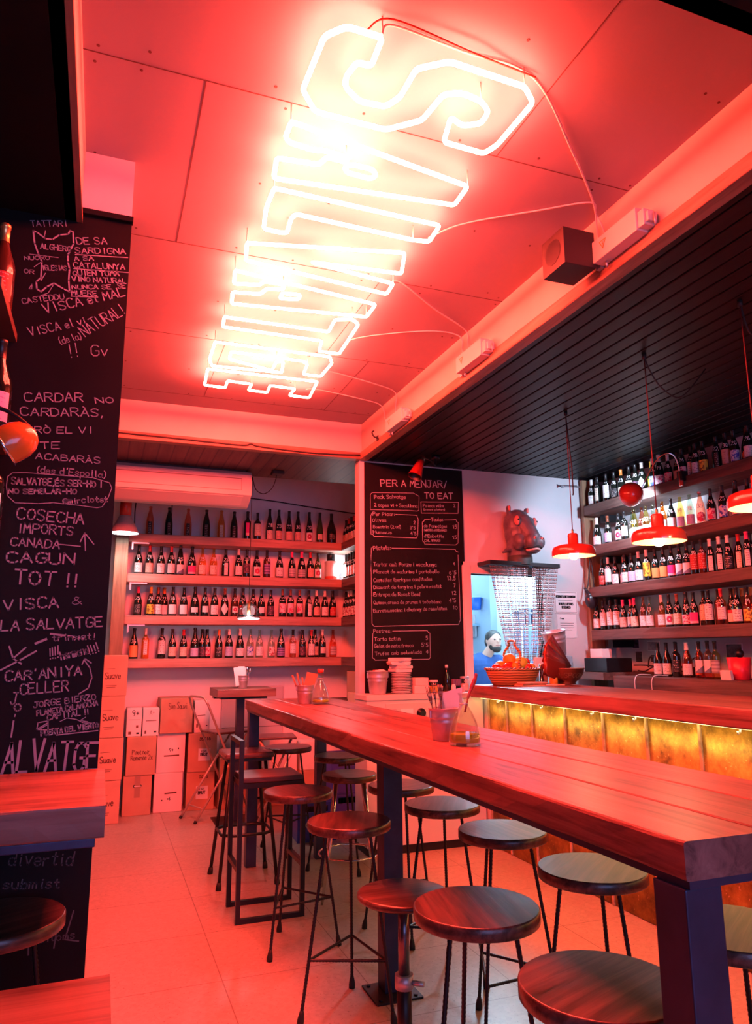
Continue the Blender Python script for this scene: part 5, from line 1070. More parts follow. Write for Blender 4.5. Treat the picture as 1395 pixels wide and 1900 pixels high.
# lamp on the shelf post
t = thing('post_lamp', 'pale cone lamp shining down with a red holder at the shelf post behind the pillar', 'lamp', (.140,7.02,2.535))
mb = MB(); mb.lathe([(.128,0),(.126,.01),(.060,.145),(.052,.165)],32,capb=False,capt=True); link('shade', mb, mat('pale_shade',(.55,.42,.42),.35), t)
mb = MB(); mb.lathe([(.001,.012),(.120,.012)],32,capb=False,capt=False); link('diffuser', mb, emis('post_lamp_glow',(.90,.96,1.0),14), t)
mb = MB(); mb.cyl((0,0,.165),(0,0,.36),.052); link('holder', mb, M_redlamp, t)
mb = MB(); mb.cyl((0,0,.36),(0,0,.385),.03); mb.tube([(0,.04,.30),(0,.16,.22),(0,.253,.0255)],.010,8); mb.box((-.03,.23,.0255),(.03,.28,.045)); mb.tube(bez([(.06,0,.33),(.085,0,.31),(.082,.0,.2),(.085,0,.08),(.08,0,.05)]),.005,6); link('bracket', mb, M_black, t)
l = lamp('post_lamp_light','SPOT',(0,0,-.005),12,(.9,.95,1.0),.06,(0,0,0),spot=2.4); l.parent = t
# orange wall lamp at the left edge
t = thing('wall_lamp', 'orange dome lamp with a lit white inside, in front of the scribbled board', 'lamp', (-.262,2.18,2.03))
d = Vector((-.83,.02,-.56)).normalized(); MR = d.to_track_quat('Z','Y').to_matrix().to_4x4()
mb = MB(); mb.lathe([(.054,.026),(.055,.010),(.053,-.016),(.044,-.040),(.028,-.056),(.010,-.063),(.001,-.064)],32,M=MR,capb=False,capt=False); bmesh.ops.recalc_face_normals(mb.bm, faces=mb.bm.faces[:]); link('shade', mb, M_orange_enamel, t)
mb = MB(); mb.lathe([(.052,.026),(.0525,.010),(.050,-.014),(.040,-.036),(.001,-.052)],32,M=MR,capb=False,capt=False); link('shade_lining', mb, M_lampin, t)
mb = MB(); mb.lathe([(.0525,.0262),(.0565,.031),(.060,.031),(.055,.026)],32,M=MR,capb=False,capt=False); link('rim', mb, M_chrome, t)
link('bulb', MB().ball(tuple(d*.004),.024,seg=14), M_bulbw, t)
link('arm', MB().tube(bez([tuple(-d*.06),(-.03,.0,.09),(-.16,.0,.10),(-.30,.05,.05)]),.006,8), M_black, t)
l = lamp('wall_lamp_light','SPOT',tuple(d*.034),5,(.9,.93,1.0),.03,spot=2.0); l.parent = t; l.rotation_euler = d.to_track_quat('-Z','Y').to_euler()
# unlit spot above the menu
t = thing('spot_lamp', 'small red cone spotlight on the dark ceiling above the menu board', 'lamp', (2.30,5.12,2.92))
d = Vector((-.42,-.1,-.9)).normalized(); MR = d.to_track_quat('Z','Y').to_matrix().to_4x4()
mb = MB(); mb.lathe([(.024,-.06),(.028,-.03),(.030,0),(.058,.13)],24,M=MR,capt=False); link('shade', mb, mat('red_enamel_in_shade',(.22,.015,.012),.3), t)  # red enamel with the shade behind the beam put into its colour
mb = MB(); mb.lathe([(.001,.05),(.034,.05),(.055,.129)],24,M=MR,capb=False,capt=False); link('shade_lining', mb, M_black, t)
mb = MB(); mb.lathe([(.029,-.045),(.0295,-.02)],24,M=MR,capb=False,capt=False); link('chrome_band', mb, M_chrome, t)
link('arm', MB().tube(bez([(.02,0,.05),(.09,.0,.03),(.14,.02,-.0),(.15,.03,.06)]),.008,8).cyl((.15,.03,.05),(.15,.03,.0795),.035), M_black, t)
# bright clip light and tin on the second back shelf
t = thing('tin', 'large cream tin with a dark lid at the end of the second back shelf', 'tin', (2.285,7.50,BZ[2]+.0005))
link('body', MB().lathe([(.062,0),(.066,.004),(.066,.205),(.058,.212)],28), M_cream, t)
link('lid', MB().lathe([(.042,.212),(.042,.285),(.038,.29)],24), M_black, t)
link('red_band', MB().lathe([(.0665,.006),(.0665,.045)],28,capb=False,capt=False), M_redlamp, t)
t = thing('clip_light', 'small glaring white lamp beside the cream tin on the back shelf', 'lamp', (2.385,7.47,BZ[2]+.0005))
link('base', MB().lathe([(.03,0),(.03,.01),(.008,.014),(.008,.09)],18), M_black, t)
link('bulb', MB().ball((0,0,.115),.026,seg=14), M_bulbw, t)
l = lamp('clip_light_glow','POINT',(0,-.04,.12),2.5,(.95,.95,1.0),.03); l.parent = t

# ------------------------------------------------------------------ air conditioner
t = thing('air_conditioner', 'long cream ceiling air conditioner above the back wine shelves', 'air conditioner', (.35,6.1,2.70))
mb = MB()
prof = [(0,.075),(0,.255),(.03,.285),(.26,.285),(.26,.0),(.17,.0)]
def extr(mb, prof, x0, x1, mi=0):
    a = [mb.bm.verts.new((x0,y,z)) for y,z in prof]; b = [mb.bm.verts.new((x1,y,z)) for y,z in prof]; n = len(prof)
    for i in range(n): f = mb.bm.faces.new((a[i],b[i],b[(i+1)%n],a[(i+1)%n])); f.material_index = mi
    mb.bm.faces.new(a[::-1]); mb.bm.faces.new(b); bmesh.ops.recalc_face_normals(mb.bm, faces=mb.bm.faces[:]); return mb
link('housing', extr(mb, prof, -.75, .79), M_cream, t)
mb = MB(); mb.box((-.70,-.003,.215),(.70,.0,.22)); mb.box((-.70,-.003,.115),(.70,.0,.118)); mb.box((.70,-.003,.115),(.703,.0,.22)); link('panel_lines', mb, mat('seam_grey',(.25,.17,.16),.7), t)
mb = MB(); mb.box((-.72,-.006,.232),(.74,.0,.246),.002); link('trim_strip', mb, M_cream, t)
mb = MB(); M_ = Matrix.Translation((0,.085,.038))@Matrix.Rotation(-.418,4,'X'); mb.box((-.70,-.07,-.003),(.72,.07,.002),M=M_); link('louvre', mb, mat('louvre_cream',(.68,.62,.58),.4), t)
mb = MB(); mb.box((-.70,.03,.285),(.74,.22,.2995)); link('mounting', mb, M_black, t)

# ------------------------------------------------------------------ things on the tables
def bucket(label, loc, k=1.0, name='cutlery_bucket'):
    t = thing(name, label, 'bucket', loc, 0)
    mb = MB()
    p = [(.043,0),(.044,.002),(.0515,.064),(.0545,.069),(.0522,.074),(.0540,.083),(.0570,.088),(.0548,.093),(.058,.116),(.0605,.119),(.0605,.121),(.0575,.121),(.054,.09),(.0425,.006),(.001,.006)]
    mb.lathe([(r*k,z*k) for r,z in p],32,capt=False); link('pail', mb, M_steel, t)
    for a_,b_ in ((-.061,-.056),(.056,.061)): link('ear', MB().box((a_*k,-.006*k,.085*k),(b_*k,.006*k,.112*k)), M_steel, t)
    return t
def cutlery(mb, base, tip, kind='fork', w=.010):
    p, q = Vector(base), Vector(tip); d = (q-p).normalized(); s_ = d.cross(Vector((.3,1,.1))).normalized()
    mb.tube([p, p+(q-p)*.72, q-(q-p)*.2], [.0026,.0022,.0032], 6, flat=.5)
    if kind == 'fork':
        for o in (-1.5,-.5,.5,1.5): mb.tube([q-(q-p)*.30+s_*o*.0015, q-(q-p)*.18+s_*o*.004, q+s_*o*.0055], .0012, 5)
    else: mb.tube([q-(q-p)*.25, q-(q-p)*.12, q-(q-p)*.04, q], [.004,.012,.012,.003], 8, flat=.35)
M_cut = mat('dark_cutlery',(.22,.16,.16),.25,.9)
M_woodcut = mat('wood_handle',(.35,.12,.06),.5)
def fold_napkin(label, loc, rz, w=.12, h=.14, tilt=.5, group='napkins in the table buckets'):
    mb = MB(); n = 3
    for i in range(n):
        y = i*.004; mb.box((-w/2+i*.004,y,0),(w/2,y+.0022,h-i*.006),.001)
    o = solo('napkin', mb, M_paper, label, 'napkin', loc, (tilt*.3,tilt*.7,rz), group); return o
# large bucket group, near
bk = bucket('galvanised bucket of forks and napkins on the long table beside the green oil bottle', (1.268,2.645,TZ+.0005))
for i,(bx,by,tx,ty,tz) in enumerate(((-.02,.0,-.062,.01,.205),(-.015,.01,-.04,.0,.215),(-.005,-.01,-.022,-.015,.21),(.0,.015,-.005,.01,.205),(-.025,-.01,-.072,-.02,.19))):
    mb = MB(); cutlery(mb,(bx,by,.012),(tx,ty,tz)); solo('fork', mb, M_cut, 'fork in the near table bucket, '+('thin one leaning outwards','one in the middle of the bunch','one close to the napkin','one at the back of the bunch','outermost one, lying lowest')[i], 'fork', (1.268,2.645,TZ+.0005), group='forks in the near bucket')
mb = MB()
for i in range(3):
    o = i*.003
    mb.bm.faces.new([mb.bm.verts.new(p) for p in ((-.028,.012+o,.10),(.03,.010+o,.04),(.095-o,.025+o,.118),(.100-o*2,.03+o,.196-o),(.004+o,.02+o,.176))])
bmesh.ops.solidify(mb.bm, geom=mb.bm.faces[:], thickness=.0012)
solo('napkin', mb, M_paper, 'large folded napkin fanning out of the near bucket', 'napkin', (1.268,2.645,TZ+.0005))
M_oil = mat('olive_oil',(.40,.50,.03),.1)
M_oil.node_tree.nodes['Principled BSDF'].inputs['Alpha'].default_value = 0.72
def oil(label, loc, cap, h=.20, level=.26):
    t = thing('oil_bottle', label, 'oil bottle', loc)
    R = .058; k = h/.20
    prof = [(.050,0),(.0565,.004),(R,.014),(.0575,.040),(.046,.085),(.030,.120),(.0185,.140),(.0165,.150),(.0165,.180),(.021,.186),(.021,.190)]
    prof = [(r,z*k) for r,z in prof]
    inner = [(r-.0028,z) for r,z in prof[::-1] if z > .012*k]+[(.048,.010*k),(.001,.008*k)]
    mb = MB(); mb.lathe(prof+inner, 32, capt=False); link('flask', mb, glass('flask_glass',(.93,.96,.94),.02,1.5), t)
    zl = .19*k*level
    li = [(.001,.0095*k),(.0478,.0115*k)]+[(r-.0034,z) for r,z in prof if .012*k < z < zl]
    r_end = li[-1][0] if zl < .045*k else .05
    mb = MB(); mb.lathe(li+[(r_end*.985,zl),(.001,zl)],32,capb=False,capt=False); bmesh.ops.remove_doubles(mb.bm, verts=mb.bm.verts[:], dist=1e-4); link('oil', mb, M_oil, t)
    if cap == 'stick':
        mb = MB(); mb.tube(bez([(.004,0,.12*k),(.02,0,.175*k),(.035,0,.21*k),(.052,0,.245*k),(.056,0,.262*k)]),[.004]*8+[.006]*8+[.0085]*8+[.006]*8+[.003],8,flat=.6); link('dried_pepper', mb, mat('dried_pepper',(.42,.03,.02),.4), t)
        mb = MB(); mb.tube([(.0145*math.cos(a),.0145*math.sin(a)*1,.150*k+.002*math.sin(3*a)) for a in [2*PI*i/20 for i in range(20)]],.0022,6,closed=True); link('wire', mb, M_steel, t)
    else:
        link('cap', MB().lathe([(.0215,.186*k),(.0215,.206*k),(.018,.210*k)],18), M_redlamp, t)
        mb = MB(); mb.tube([(.018*math.cos(2*PI*i/20),.018*math.sin(2*PI*i/20),.152*k) for i in range(20)],.002,6,closed=True); link('wire', mb, M_steel, t)
    return t
oil('conical glass bottle with green olive oil and a dried pepper, on the long table', (1.270,2.475,TZ+.0005), 'stick', .195, .24)
bucket('galvanised cutlery bucket at the far end of the long table', (1.288,4.80,TZ+.0005))
for i,(a,b) in enumerate((((-.02,0,.012),(-.085,.01,.185)),((-.01,.01,.012),(-.05,.02,.20)),((.0,-.01,.012),(-.02,.0,.17)))):
    mb = MB(); mb.tube([a,tuple(Vector(a)+(Vector(b)-Vector(a))*.6),b],[.004,.005,.006],6,flat=.6); solo('knife', mb, M_woodcut, 'wooden handled knife standing in the far table bucket, '+('the one leaning farthest out','the tallest one','the short upright one')[i], 'knife', (1.288,4.80,TZ+.0005), group='knives in the far bucket')
mb = MB()
for i in range(2): mb.bm.faces.new([mb.bm.verts.new(p) for p in ((-.02,.01+i*.004,.05),(.045,.01+i*.004,.05),(.095,.02+i*.004,.19),(.02,.02+i*.004,.205))])
bmesh.ops.solidify(mb.bm, geom=mb.bm.faces[:], thickness=.0012)
solo('napkin', mb, mat('kraft_napkin',(.70,.42,.26),.8), 'brownish napkin standing in the far table bucket', 'napkin', (1.288,4.80,TZ+.0005))
oil('conical glass bottle with red cap at the far end of the long table', (1.372,4.72,TZ+.0005), 'cap', .215, .14)
bucket('small galvanised bucket with cutlery on the small pedestal table', (1.20,6.62,1.1305), .92)
for i,(a,b) in enumerate((((.01,0,.012),(.075,.0,.17)),((.0,.01,.012),(.055,.03,.165)),((.015,-.01,.012),(.04,-.02,.18)))):
    mb = MB(); cutlery(mb,a,b,'spoon'); solo('spoon', mb, M_chrome, 'shiny spoon in the small bucket on the pedestal table, '+('leaning farthest out','middle one','upright one')[i], 'spoon', (1.20,6.62,1.1305), group='spoons in the small bucket')
mb = MB(); rnd = random.Random(2)
for i in range(6):
    a = -.5+i*.2; mb.box((-.06+i*.006,-.03+i*.01,.03),(-.0+i*.006,-.028+i*.01,.19-.01*(i%3)),M=Matrix.Rotation(-.15+.05*i,4,'Y'))
solo('napkin', mb, M_paper, 'bunch of white paper napkins in the small bucket on the pedestal table', 'napkin', (1.20,6.62,1.1305))

# ------------------------------------------------------------------ things on the white cabinet
CZ = 1.1255
bucket('galvanised bucket full of small packets on the white cabinet', (2.00,5.32,CZ), 1.42, 'bucket')
for i,(x,y,z_,a) in enumerate(((-.035,0,.165,.2),(.0,.02,.17,-.3),(.03,-.02,.172,.5),(.05,.015,.175,1.0),(-.01,-.04,.17,.8))):
    mb = MB(); mb.box((-.03,-.018,-.006),(.03,.018,.006),.004,M=Matrix.Rotation(a,4,'Z')@Matrix.Rotation(.3,4,'X')); solo('sugar_packet', mb, [M_paper,M_redlamp][i%2], 'small packet in the cabinet bucket, '+('pale one at the near side','reddish one in the middle','pale one by the plates','reddish one by the plates','pale one at the front')[i], 'packet', (2.00+x,5.32+y,CZ+z_), group='packets in the cabinet bucket')
pl = None
for k in range(13):
    mb = MB(); mb.lathe([(.042,0),(.070,.004),(.0805,.0095),(.0805,.0115),(.068,.0065),(.001,.0045)],32,capt=False)
    lab = 'white plate in the tall stack on the cabinet, '+(ORD[k]+' from the bottom' if k < 12 else 'topmost under the folded cloths')
    if pl is None: pl = solo('plate', mb, mat('plate_white',(.76,.72,.70),.25), lab, 'plate', (2.195,5.32,CZ), group='plates stacked on the cabinet')
    else: mb.bm.free(); dup(pl, (2.195,5.32,CZ+k*.0118), 0, lab, 'plates stacked on the cabinet')
for k,(rz,w_,x) in enumerate(((.15,.15,0),(.35,.145,.01),(-.05,.16,-.01),(.5,.14,.0))):
    mb = MB()
    for i in range(4): mb.box((-w_/2+rnd.uniform(0,.006),-.06,i*.0065),(w_/2-rnd.uniform(0,.006),.06,i*.0065+.0058),.0015)
    solo('folded_napkin', mb, M_paper, 'folded white cloth lying on the plate stack, '+('lowest of the pile','second of the pile','third of the pile','topmost')[k], 'napkin', (2.185+x,5.32,CZ+.1605+k*.028), (0,0,rz), 'folded cloths on the plates')
for k in (0,1):
    solo('paper_box', MB().box((-.062+.006*k,-.045,0),(.062-.006*k,.045,.058),.003), mat('pale_box',(.74,.62,.56),.7) if k == 0 else bpy.data.materials['pale_box'], ('lower','upper')[k]+' small pale box of the pair next to the plate stack', 'box', (2.34,5.30,CZ+.0585*k), (0,0,.05*k), 'pale boxes on the cabinet')
def jar(label, loc, r, h, fill, lidm):
    t = thing('jar', label, 'jar', loc)
    mb = MB(); mb.lathe([(r*.92,0),(r,.004),(r,h*.8),(r*.85,h*.9),(r*.85,h)],24); link('glass_body', mb, glass('jar_glass',(.9,.9,.88),.03,1.2), t)
    mb = MB(); mb.lathe([(r*.88,.004),(r*.9,.01),(r*.9,h*.62)],20); link('contents', mb, fill, t)
    link('lid', MB().lathe([(r*.9,h),(r*.92,h+.004),(r*.92,h+.014),(r*.88,h+.017)],24), lidm, t)
    return t
jar('glass jar of yellow preserve on the white cabinet', (2.475,5.33,CZ), .038, .078, mat('preserve',(.8,.45,.04),.4), M_cream)
jar('glass jar with pink salt on the white cabinet near the door frame', (2.765,5.36,CZ), .040, .10, mat('pink_salt',(.75,.40,.34),.8), M_steel)
t = thing('sugar_holder', 'clear holder of small sachets on the white cabinet', 'holder', (2.685,5.35,CZ))
link('tray', MB().box((-.04,-.025,0),(.04,.025,.045),.003), glass('tray_clear',(.9,.9,.92),.03,1.2), t)
mb = MB()
for i in range(6): mb.box((-.034+i*.012,-.018,.048),(-.026+i*.012,.018,.098))
link('sachets', mb, label_mat('sachet',(.8,.75,.75),(.2,.1,.2),'stripes'), t)
solo('salt_shaker', MB().lathe([(.016,0),(.018,.004),(.018,.045),(.012,.058),(.001,.060)],18,capt=False), M_paper, 'small white salt shaker in front of the sachet holder', 'salt shaker', (2.635,5.30,CZ))
solo('pepper_shaker', MB().lathe([(.014,0),(.016,.004),(.016,.04),(.011,.052),(.001,.054)],18,capt=False), mat('pink_plastic',(.65,.3,.3),.4), 'small pinkish shaker beside the white salt shaker', 'pepper shaker', (2.70,5.265,CZ))
t = thing('sauce_bottle', 'slim dark sauce bottle in front of the menu board', 'bottle', (2.63,5.41,CZ))
link('body', MB().lathe([(.024,0),(.027,.004),(.027,.10),(.012,.15),(.011,.185)],18), M_gd, t)
link('cap', MB().lathe([(.0125,.185),(.0125,.205),(.010,.208)],14), M_cream, t)

# ------------------------------------------------------------------ things on the bar
BZT = 1.1855
def basket():
    t = thing('fruit_basket', 'oval wicker basket with a tall handle full of fruit on the bar', 'basket', (2.985,4.98,BZT), math.radians(-4))
    m, nt, b = _new('wicker'); tc = N(nt,'ShaderNodeTexCoord'); sp = N(nt,'ShaderNodeSeparateXYZ'); nt.links.new(tc.outputs['Object'], sp.inputs[0])
    wv = N(nt,'ShaderNodeTexWave', bands_direction='Z'); wv.inputs['Scale'].default_value = 17; wv.inputs['Distortion'].default_value = 1.5; wv.inputs['Detail'].default_value = 1; nt.links.new(tc.outputs['Object'], wv.inputs['Vector'])
    rp = N(nt,'ShaderNodeValToRGB'); rp.color_ramp.elements[0].color = (.16,.05,.02,1); rp.color_ramp.elements[1].color = (.66,.30,.10,1); nt.links.new(wv.outputs['Fac'], rp.inputs[0])
    nt.links.new(rp.outputs[0], b.inputs['Base Color']); b.inputs['Roughness'].default_value = .45
    mb = MB(); sx, sy = 1.0, .68; n = 64
    rows = [(.160,0),(.170,.01),(.195,.055),(.213,.10),(.218,.118),(.209,.118),(.19,.055),(.16,.012),(.001,.010)]
    mb.lathe(rows, n, sx=sx, sy=sy, capt=False)
    for v in mb.bm.verts:      # alternate stakes bulge in and out
        a = math.atan2(v.co.y/sy, v.co.x); k = 1+.016*math.sin(a*32+ (PI if int(v.co.z*55)%2 else 0)); v.co.x *= k; v.co.y *= k
    link('woven_body', mb, m, t)
    mb = MB()
    for ph in (0, PI): mb.tube([((.218+.006*math.cos(20*a+ph))*math.cos(a),(.218+.006*math.cos(20*a+ph))*sy*math.sin(a),.122+.006*math.sin(20*a+ph)) for a in [2*PI*i/160 for i in range(160)]],.0055,6,closed=True)
    link('braided_rim', mb, m, t)
    mb = MB(); mb.tube([(.0+.012*math.sin(8*s_),.136*math.cos(s_)*1.0,.11+.225*math.sin(s_)) for s_ in [PI*i/30 for i in range(31)]],.0095,8); link('handle', mb, m, t)
    return t
basket()
M_or = mat('orange_peel',(.86,.32,.02),.45,bump=.3,bscale=90); M_tm = mat('tomato_skin',(.62,.03,.015),.2); M_ye = mat('lemon_peel',(.85,.60,.06),.45,bump=.3,bscale=80); M_st = mat('green_stalk',(.08,.16,.03),.6)
FR = [('o',-.02,.01,.19,.050,'big orange at the very top of the fruit heap under the handle'),('y',.06,-.03,.165,.052,'yellow fruit to the right of the top orange'),('t',.115,.0,.17,.038,'bright red tomato at the right top of the basket'),
('t',-.145,-.015,.125,.042,'shiny tomato with green stalk at the left end of the basket'),('o',-.09,.03,.14,.045,'orange behind the tomatoes at the left of the heap'),('t',-.075,-.055,.13,.040,'tomato at the front left of the heap'),('o',.0,-.06,.135,.043,'orange at the front of the heap under the handle'),
('t',-.035,-.03,.145,.034,'small tomato between the front oranges'),('y',.05,.045,.15,.042,'yellow fruit at the back of the heap'),('o',.145,-.03,.125,.040,'orange at the right end of the basket'),('t',.10,-.06,.13,.036,'tomato at the front right behind the rim'),('o',-.11,-.01,.09,.045,'orange deep in the left half of the basket'),('o',.06,.0,.09,.045,'orange deep in the right half of the basket')]
for k_, x, y, z_, r, lab in FR:
    nm, m_, ct = {'o':('orange',M_or,'orange'),'y':('lemon',M_ye,'lemon'),'t':('tomato',M_tm,'tomato')}[k_]
    o = solo(nm, MB().ball((0,0,0),r,seg=18,sc=(1,1,.9 if k_ == 't' else .96)), m_, lab, ct, (2.985+x*1.0,4.98+y*.93,BZT+z_), (rnd.uniform(-.3,.3),rnd.uniform(-.3,.3),0), 'fruit in the basket')
    if k_ == 't': link('stalk', MB().tube([(0,0,r*.82),(.004,0,r*.98)],.0025,5).tube([(-.014,0,r*.86),(0,0,r*.9),(.014,.004,r*.85)],.0022,5).tube([(0,-.014,r*.86),(0,0,r*.9),(0,.014,r*.85)],.0022,5), M_st, o)
for k in range(3):
    solo('serving_board', MB().box((-.10,-.05,0),(.10,.05,.010),.003), M_cardlt if k != 1 else M_tape, ('lowest','middle','topmost')[k]+' of the thin wooden serving boards in front of the fruit basket', 'serving board', (2.98+.012*k,4.74,BZT+.0105*k), (0,0,.06*k-.05), 'serving boards on the bar')
solo('serving_board', MB().box((-.09,-.045,0),(.09,.045,.010),.003), M_cardlt, 'single thin board lying by the right end of the fruit basket', 'serving board', (3.17,4.74,BZT), (0,0,.1))
# glass of pink drink jar and menus
jar('small glass jar with orange pieces between basket and copper bowl', (3.27,4.86,BZT), .036, .085, M_or, M_cream)
solo('bottle_opener_stand', MB().lathe([(.022,0),(.024,.003),(.018,.01),(.016,.12),(.020,.15),(.016,.155)],16), M_chrome, 'shiny metal stand beside the fruit basket', 'stand', (3.235,4.97,BZT))
# copper colander bowl
t = thing('bowl', 'dark copper bowl with embossed letters on the bar holding snack bags', 'bowl', (3.42,4.92,BZT))
mb = MB(); mb.lathe([(.075,0),(.080,.006),(.075,.014),(.105,.035),(.135,.075),(.146,.115),(.152,.122),(.148,.125),(.140,.115),(.128,.078),(.10,.04),(.001,.022)],40,capt=False); link('bowl_body', mb, mat('hammered_copper',(.34,.11,.06),.35,.7,bump=.6,bscale=70), t)
mb = MB(); st, L = layout('ROLLSPOONS',.036); 
for q_ in st:
    for (x0,y0),(x1,y1) in zip(q_,q_[1:]):
        def P_(a,b_):
            z_ = .052+b_; r = .1125+(z_-.045)*.75; th = -PI/2-.45+(a-L/2)*1.05/.13; return Vector((r*math.cos(th)*1.03,r*math.sin(th)*1.03,z_))
        d_ = Vector((x1-x0,y1-y0)); 
        if d_.length < 1e-5: continue
        d_.normalize(); qn = Vector((-d_.y,d_.x))*.0022
        mb.quad([P_(x0+qn.x,y0+qn.y),P_(x0-qn.x,y0-qn.y),P_(x1-qn.x,y1-qn.y),P_(x1+qn.x,y1+qn.y)])
link('embossed_letters', mb, mat('copper_letters',(.75,.42,.25),.35,.8), t)
for i in range(5):
    mb = MB(); n = 6; Lg = .33-.012*i
    for a in range(n):
        for b_ in range(n): pass
    g = [[None]*(n+1) for _ in range(n+1)]; 
    for s_ in (1,-1):
        for a in range(n+1):
            for b_ in range(n+1):
                u, v = a/n, b_/n; th = s_*.010*math.sin(PI*u)*math.sin(PI*v)+.002*math.sin(9*u+5*v+i)
                g[a][b_] = mb.bm.verts.new(((u-.5)*.155,th,v*Lg))
        for a in range(n):
            for b_ in range(n):
                q_ = (g[a][b_],g[a+1][b_],g[a+1][b_+1],g[a][b_+1]); f = mb.bm.faces.new(q_ if s_ == -1 else q_[::-1]); f.smooth = True
    bmesh.ops.remove_doubles(mb.bm, verts=mb.bm.verts[:], dist=.0004)
    solo('snack_bag', mb, mat('snack_foil_%d'%i,[(.30,.03,.03),(.40,.06,.03),(.22,.02,.03),(.34,.05,.04),(.26,.03,.02)][i],.28,.3), 'dark red snack bag in the copper bowl, '+('the most upright one','second from the upright one','third from the upright one','fourth from the upright one','the one lying flattest to the left')[i], 'snack bag', (3.475-.016*i,4.97-.024*i,BZT+.085), (0,-.72-.15*i,.30), 'snack bags in the bowl')
t = thing('glass_jar', 'large clear glass jar behind the copper bowl on the bar', 'jar', (3.53,5.10,BZT))
mb = MB(); mb.lathe([(.07,0),(.078,.006),(.080,.03),(.080,.20),(.074,.212),(.072,.212),(.077,.20),(.076,.03),(.001,.01)],32,capt=False); link('vessel', mb, glass('jar_clear',(.93,.93,.95),.02,1.4), t)
link('contents', MB().lathe([(.070,.012),(.072,.03),(.072,.10)],24), mat('dark_contents',(.10,.05,.04),.5,var=.6,scale=60), t)
# bucket leaning on the jar
t = bucket('galvanised bucket tilted on top of the glass jar at the end of the bar', (3.475,5.09,BZT+.2165), 1.65, 'bucket')
t.rotation_euler = (0,math.radians(-12),0.3)
mb = MB(); mb.box((-.05,-.02,0),(.05,.02,.205)); solo('carton', mb, M_whitebox, 'white carton standing behind the snack bags under the tilted bucket', 'box', (3.315,5.10,BZT))
# ------------------------------------------------------------------ one-skin sculpts: overlapping volumes fused into a single surface
def sculpt(name, parts, voxel, m, parent=None, loc=None, rot=None, smooth=6):
    mb = MB()
    for p in parts:
        if p[0] == 'e': mb.ball(p[1], 1.0, 0, 20, p[2], p[3] if len(p) > 3 else None)
        else:
            a, b = Vector(p[1]), Vector(p[2]); r0, r1 = p[3], p[4]; d = (b-a); n = 6
            mb.tube([a+d*i/n for i in range(n+1)], [r0+(r1-r0)*i/n for i in range(n+1)], 14); mb.ball(a, r0, 0, 14); mb.ball(b, r1, 0, 14)
    bmesh.ops.recalc_face_normals(mb.bm, faces=mb.bm.faces[:])
    o = link(name, mb, m, parent, loc, rot)
    r = o.modifiers.new('fuse','REMESH'); r.mode = 'VOXEL'; r.voxel_size = voxel; r.use_smooth_shade = True
    s = o.modifiers.new('soften','SMOOTH'); s.factor = .5; s.iterations = smooth
    return o
# ------------------------------------------------------------------ chain curtain and hippo head over the kitchen door
CX, CY, CZ_ = 3.315, 5.27, 2.155
t = thing('chain_curtain', 'metal chain curtain gathered to one side below a dark rail at the kitchen door', 'curtain', (CX,CY,CZ_))
mb = MB(); mb.box((-.345,-.03,-.012),(.335,.20,.022),.003,M=Matrix.Rotation(math.radians(1.2),4,'Y')); link('rail', mb, M_black, t)
M_chain = mat('chain_metal',(.55,.50,.52),.3,.85)
mb = MB(); NS = 58
for i in range(NS):
    u = i/(NS-1); x0 = -.33+.655*u; x1 = -.10+.20*u+.015*math.sin(i*2.1); y1 = .03*math.sin(i*1.7)+.03
    if .56 < u < .62: continue
    L = .98; n = 62
    for k in range(n):
        s_ = k/(n-1); e = s_**1.0
        x = x0+(x1-x0)*(e*1.0)+ (.035*(u-.5))*math.sin(PI*s_)*1.0; z = -.02-L*s_; y = y1*s_+.006*math.sin(i*1.3)
        w_ = .0068; hh = .0092; tw = .5 if k%2 else -.5
        c = Vector((x,y,z)); sx_ = Vector((w_*math.cos(tw),w_*math.sin(tw),0)); dz = Vector((0,0,hh))
        vs_ = [mb.bm.verts.new(c+q) for q in (sx_,dz,-sx_,-dz,Vector((-sx_.y,sx_.x,0))*.6,Vector((sx_.y,-sx_.x,0))*.6)]
        for a,b_,c_ in ((0,1,4),(1,2,4),(2,3,4),(3,0,4),(1,0,5),(2,1,5),(3,2,5),(0,3,5)): mb.bm.faces.new((vs_[a],vs_[b_],vs_[c_]))
o = link('chains', mb, M_chain, t); o['kind'] = 'stuff'
M_hip = mat('hippo_skin',(.115,.11,.135),.42,var=.35,scale=16,bump=.35,bscale=45)
M_hipp = mat('hippo_pink',(.66,.24,.22),.45)
M_hipm = mat('hippo_muzzle',(.26,.17,.19),.45,var=.25,scale=20)
h = thing('hippo_head', 'life-size hippo head mask standing on the dark rail above the chain curtain', 'hippo mask', (3.315,5.335,2.177), math.radians(14))
h.scale = (.93,.93,.98)
Rx = lambda a: Matrix.Rotation(a,4,'X')
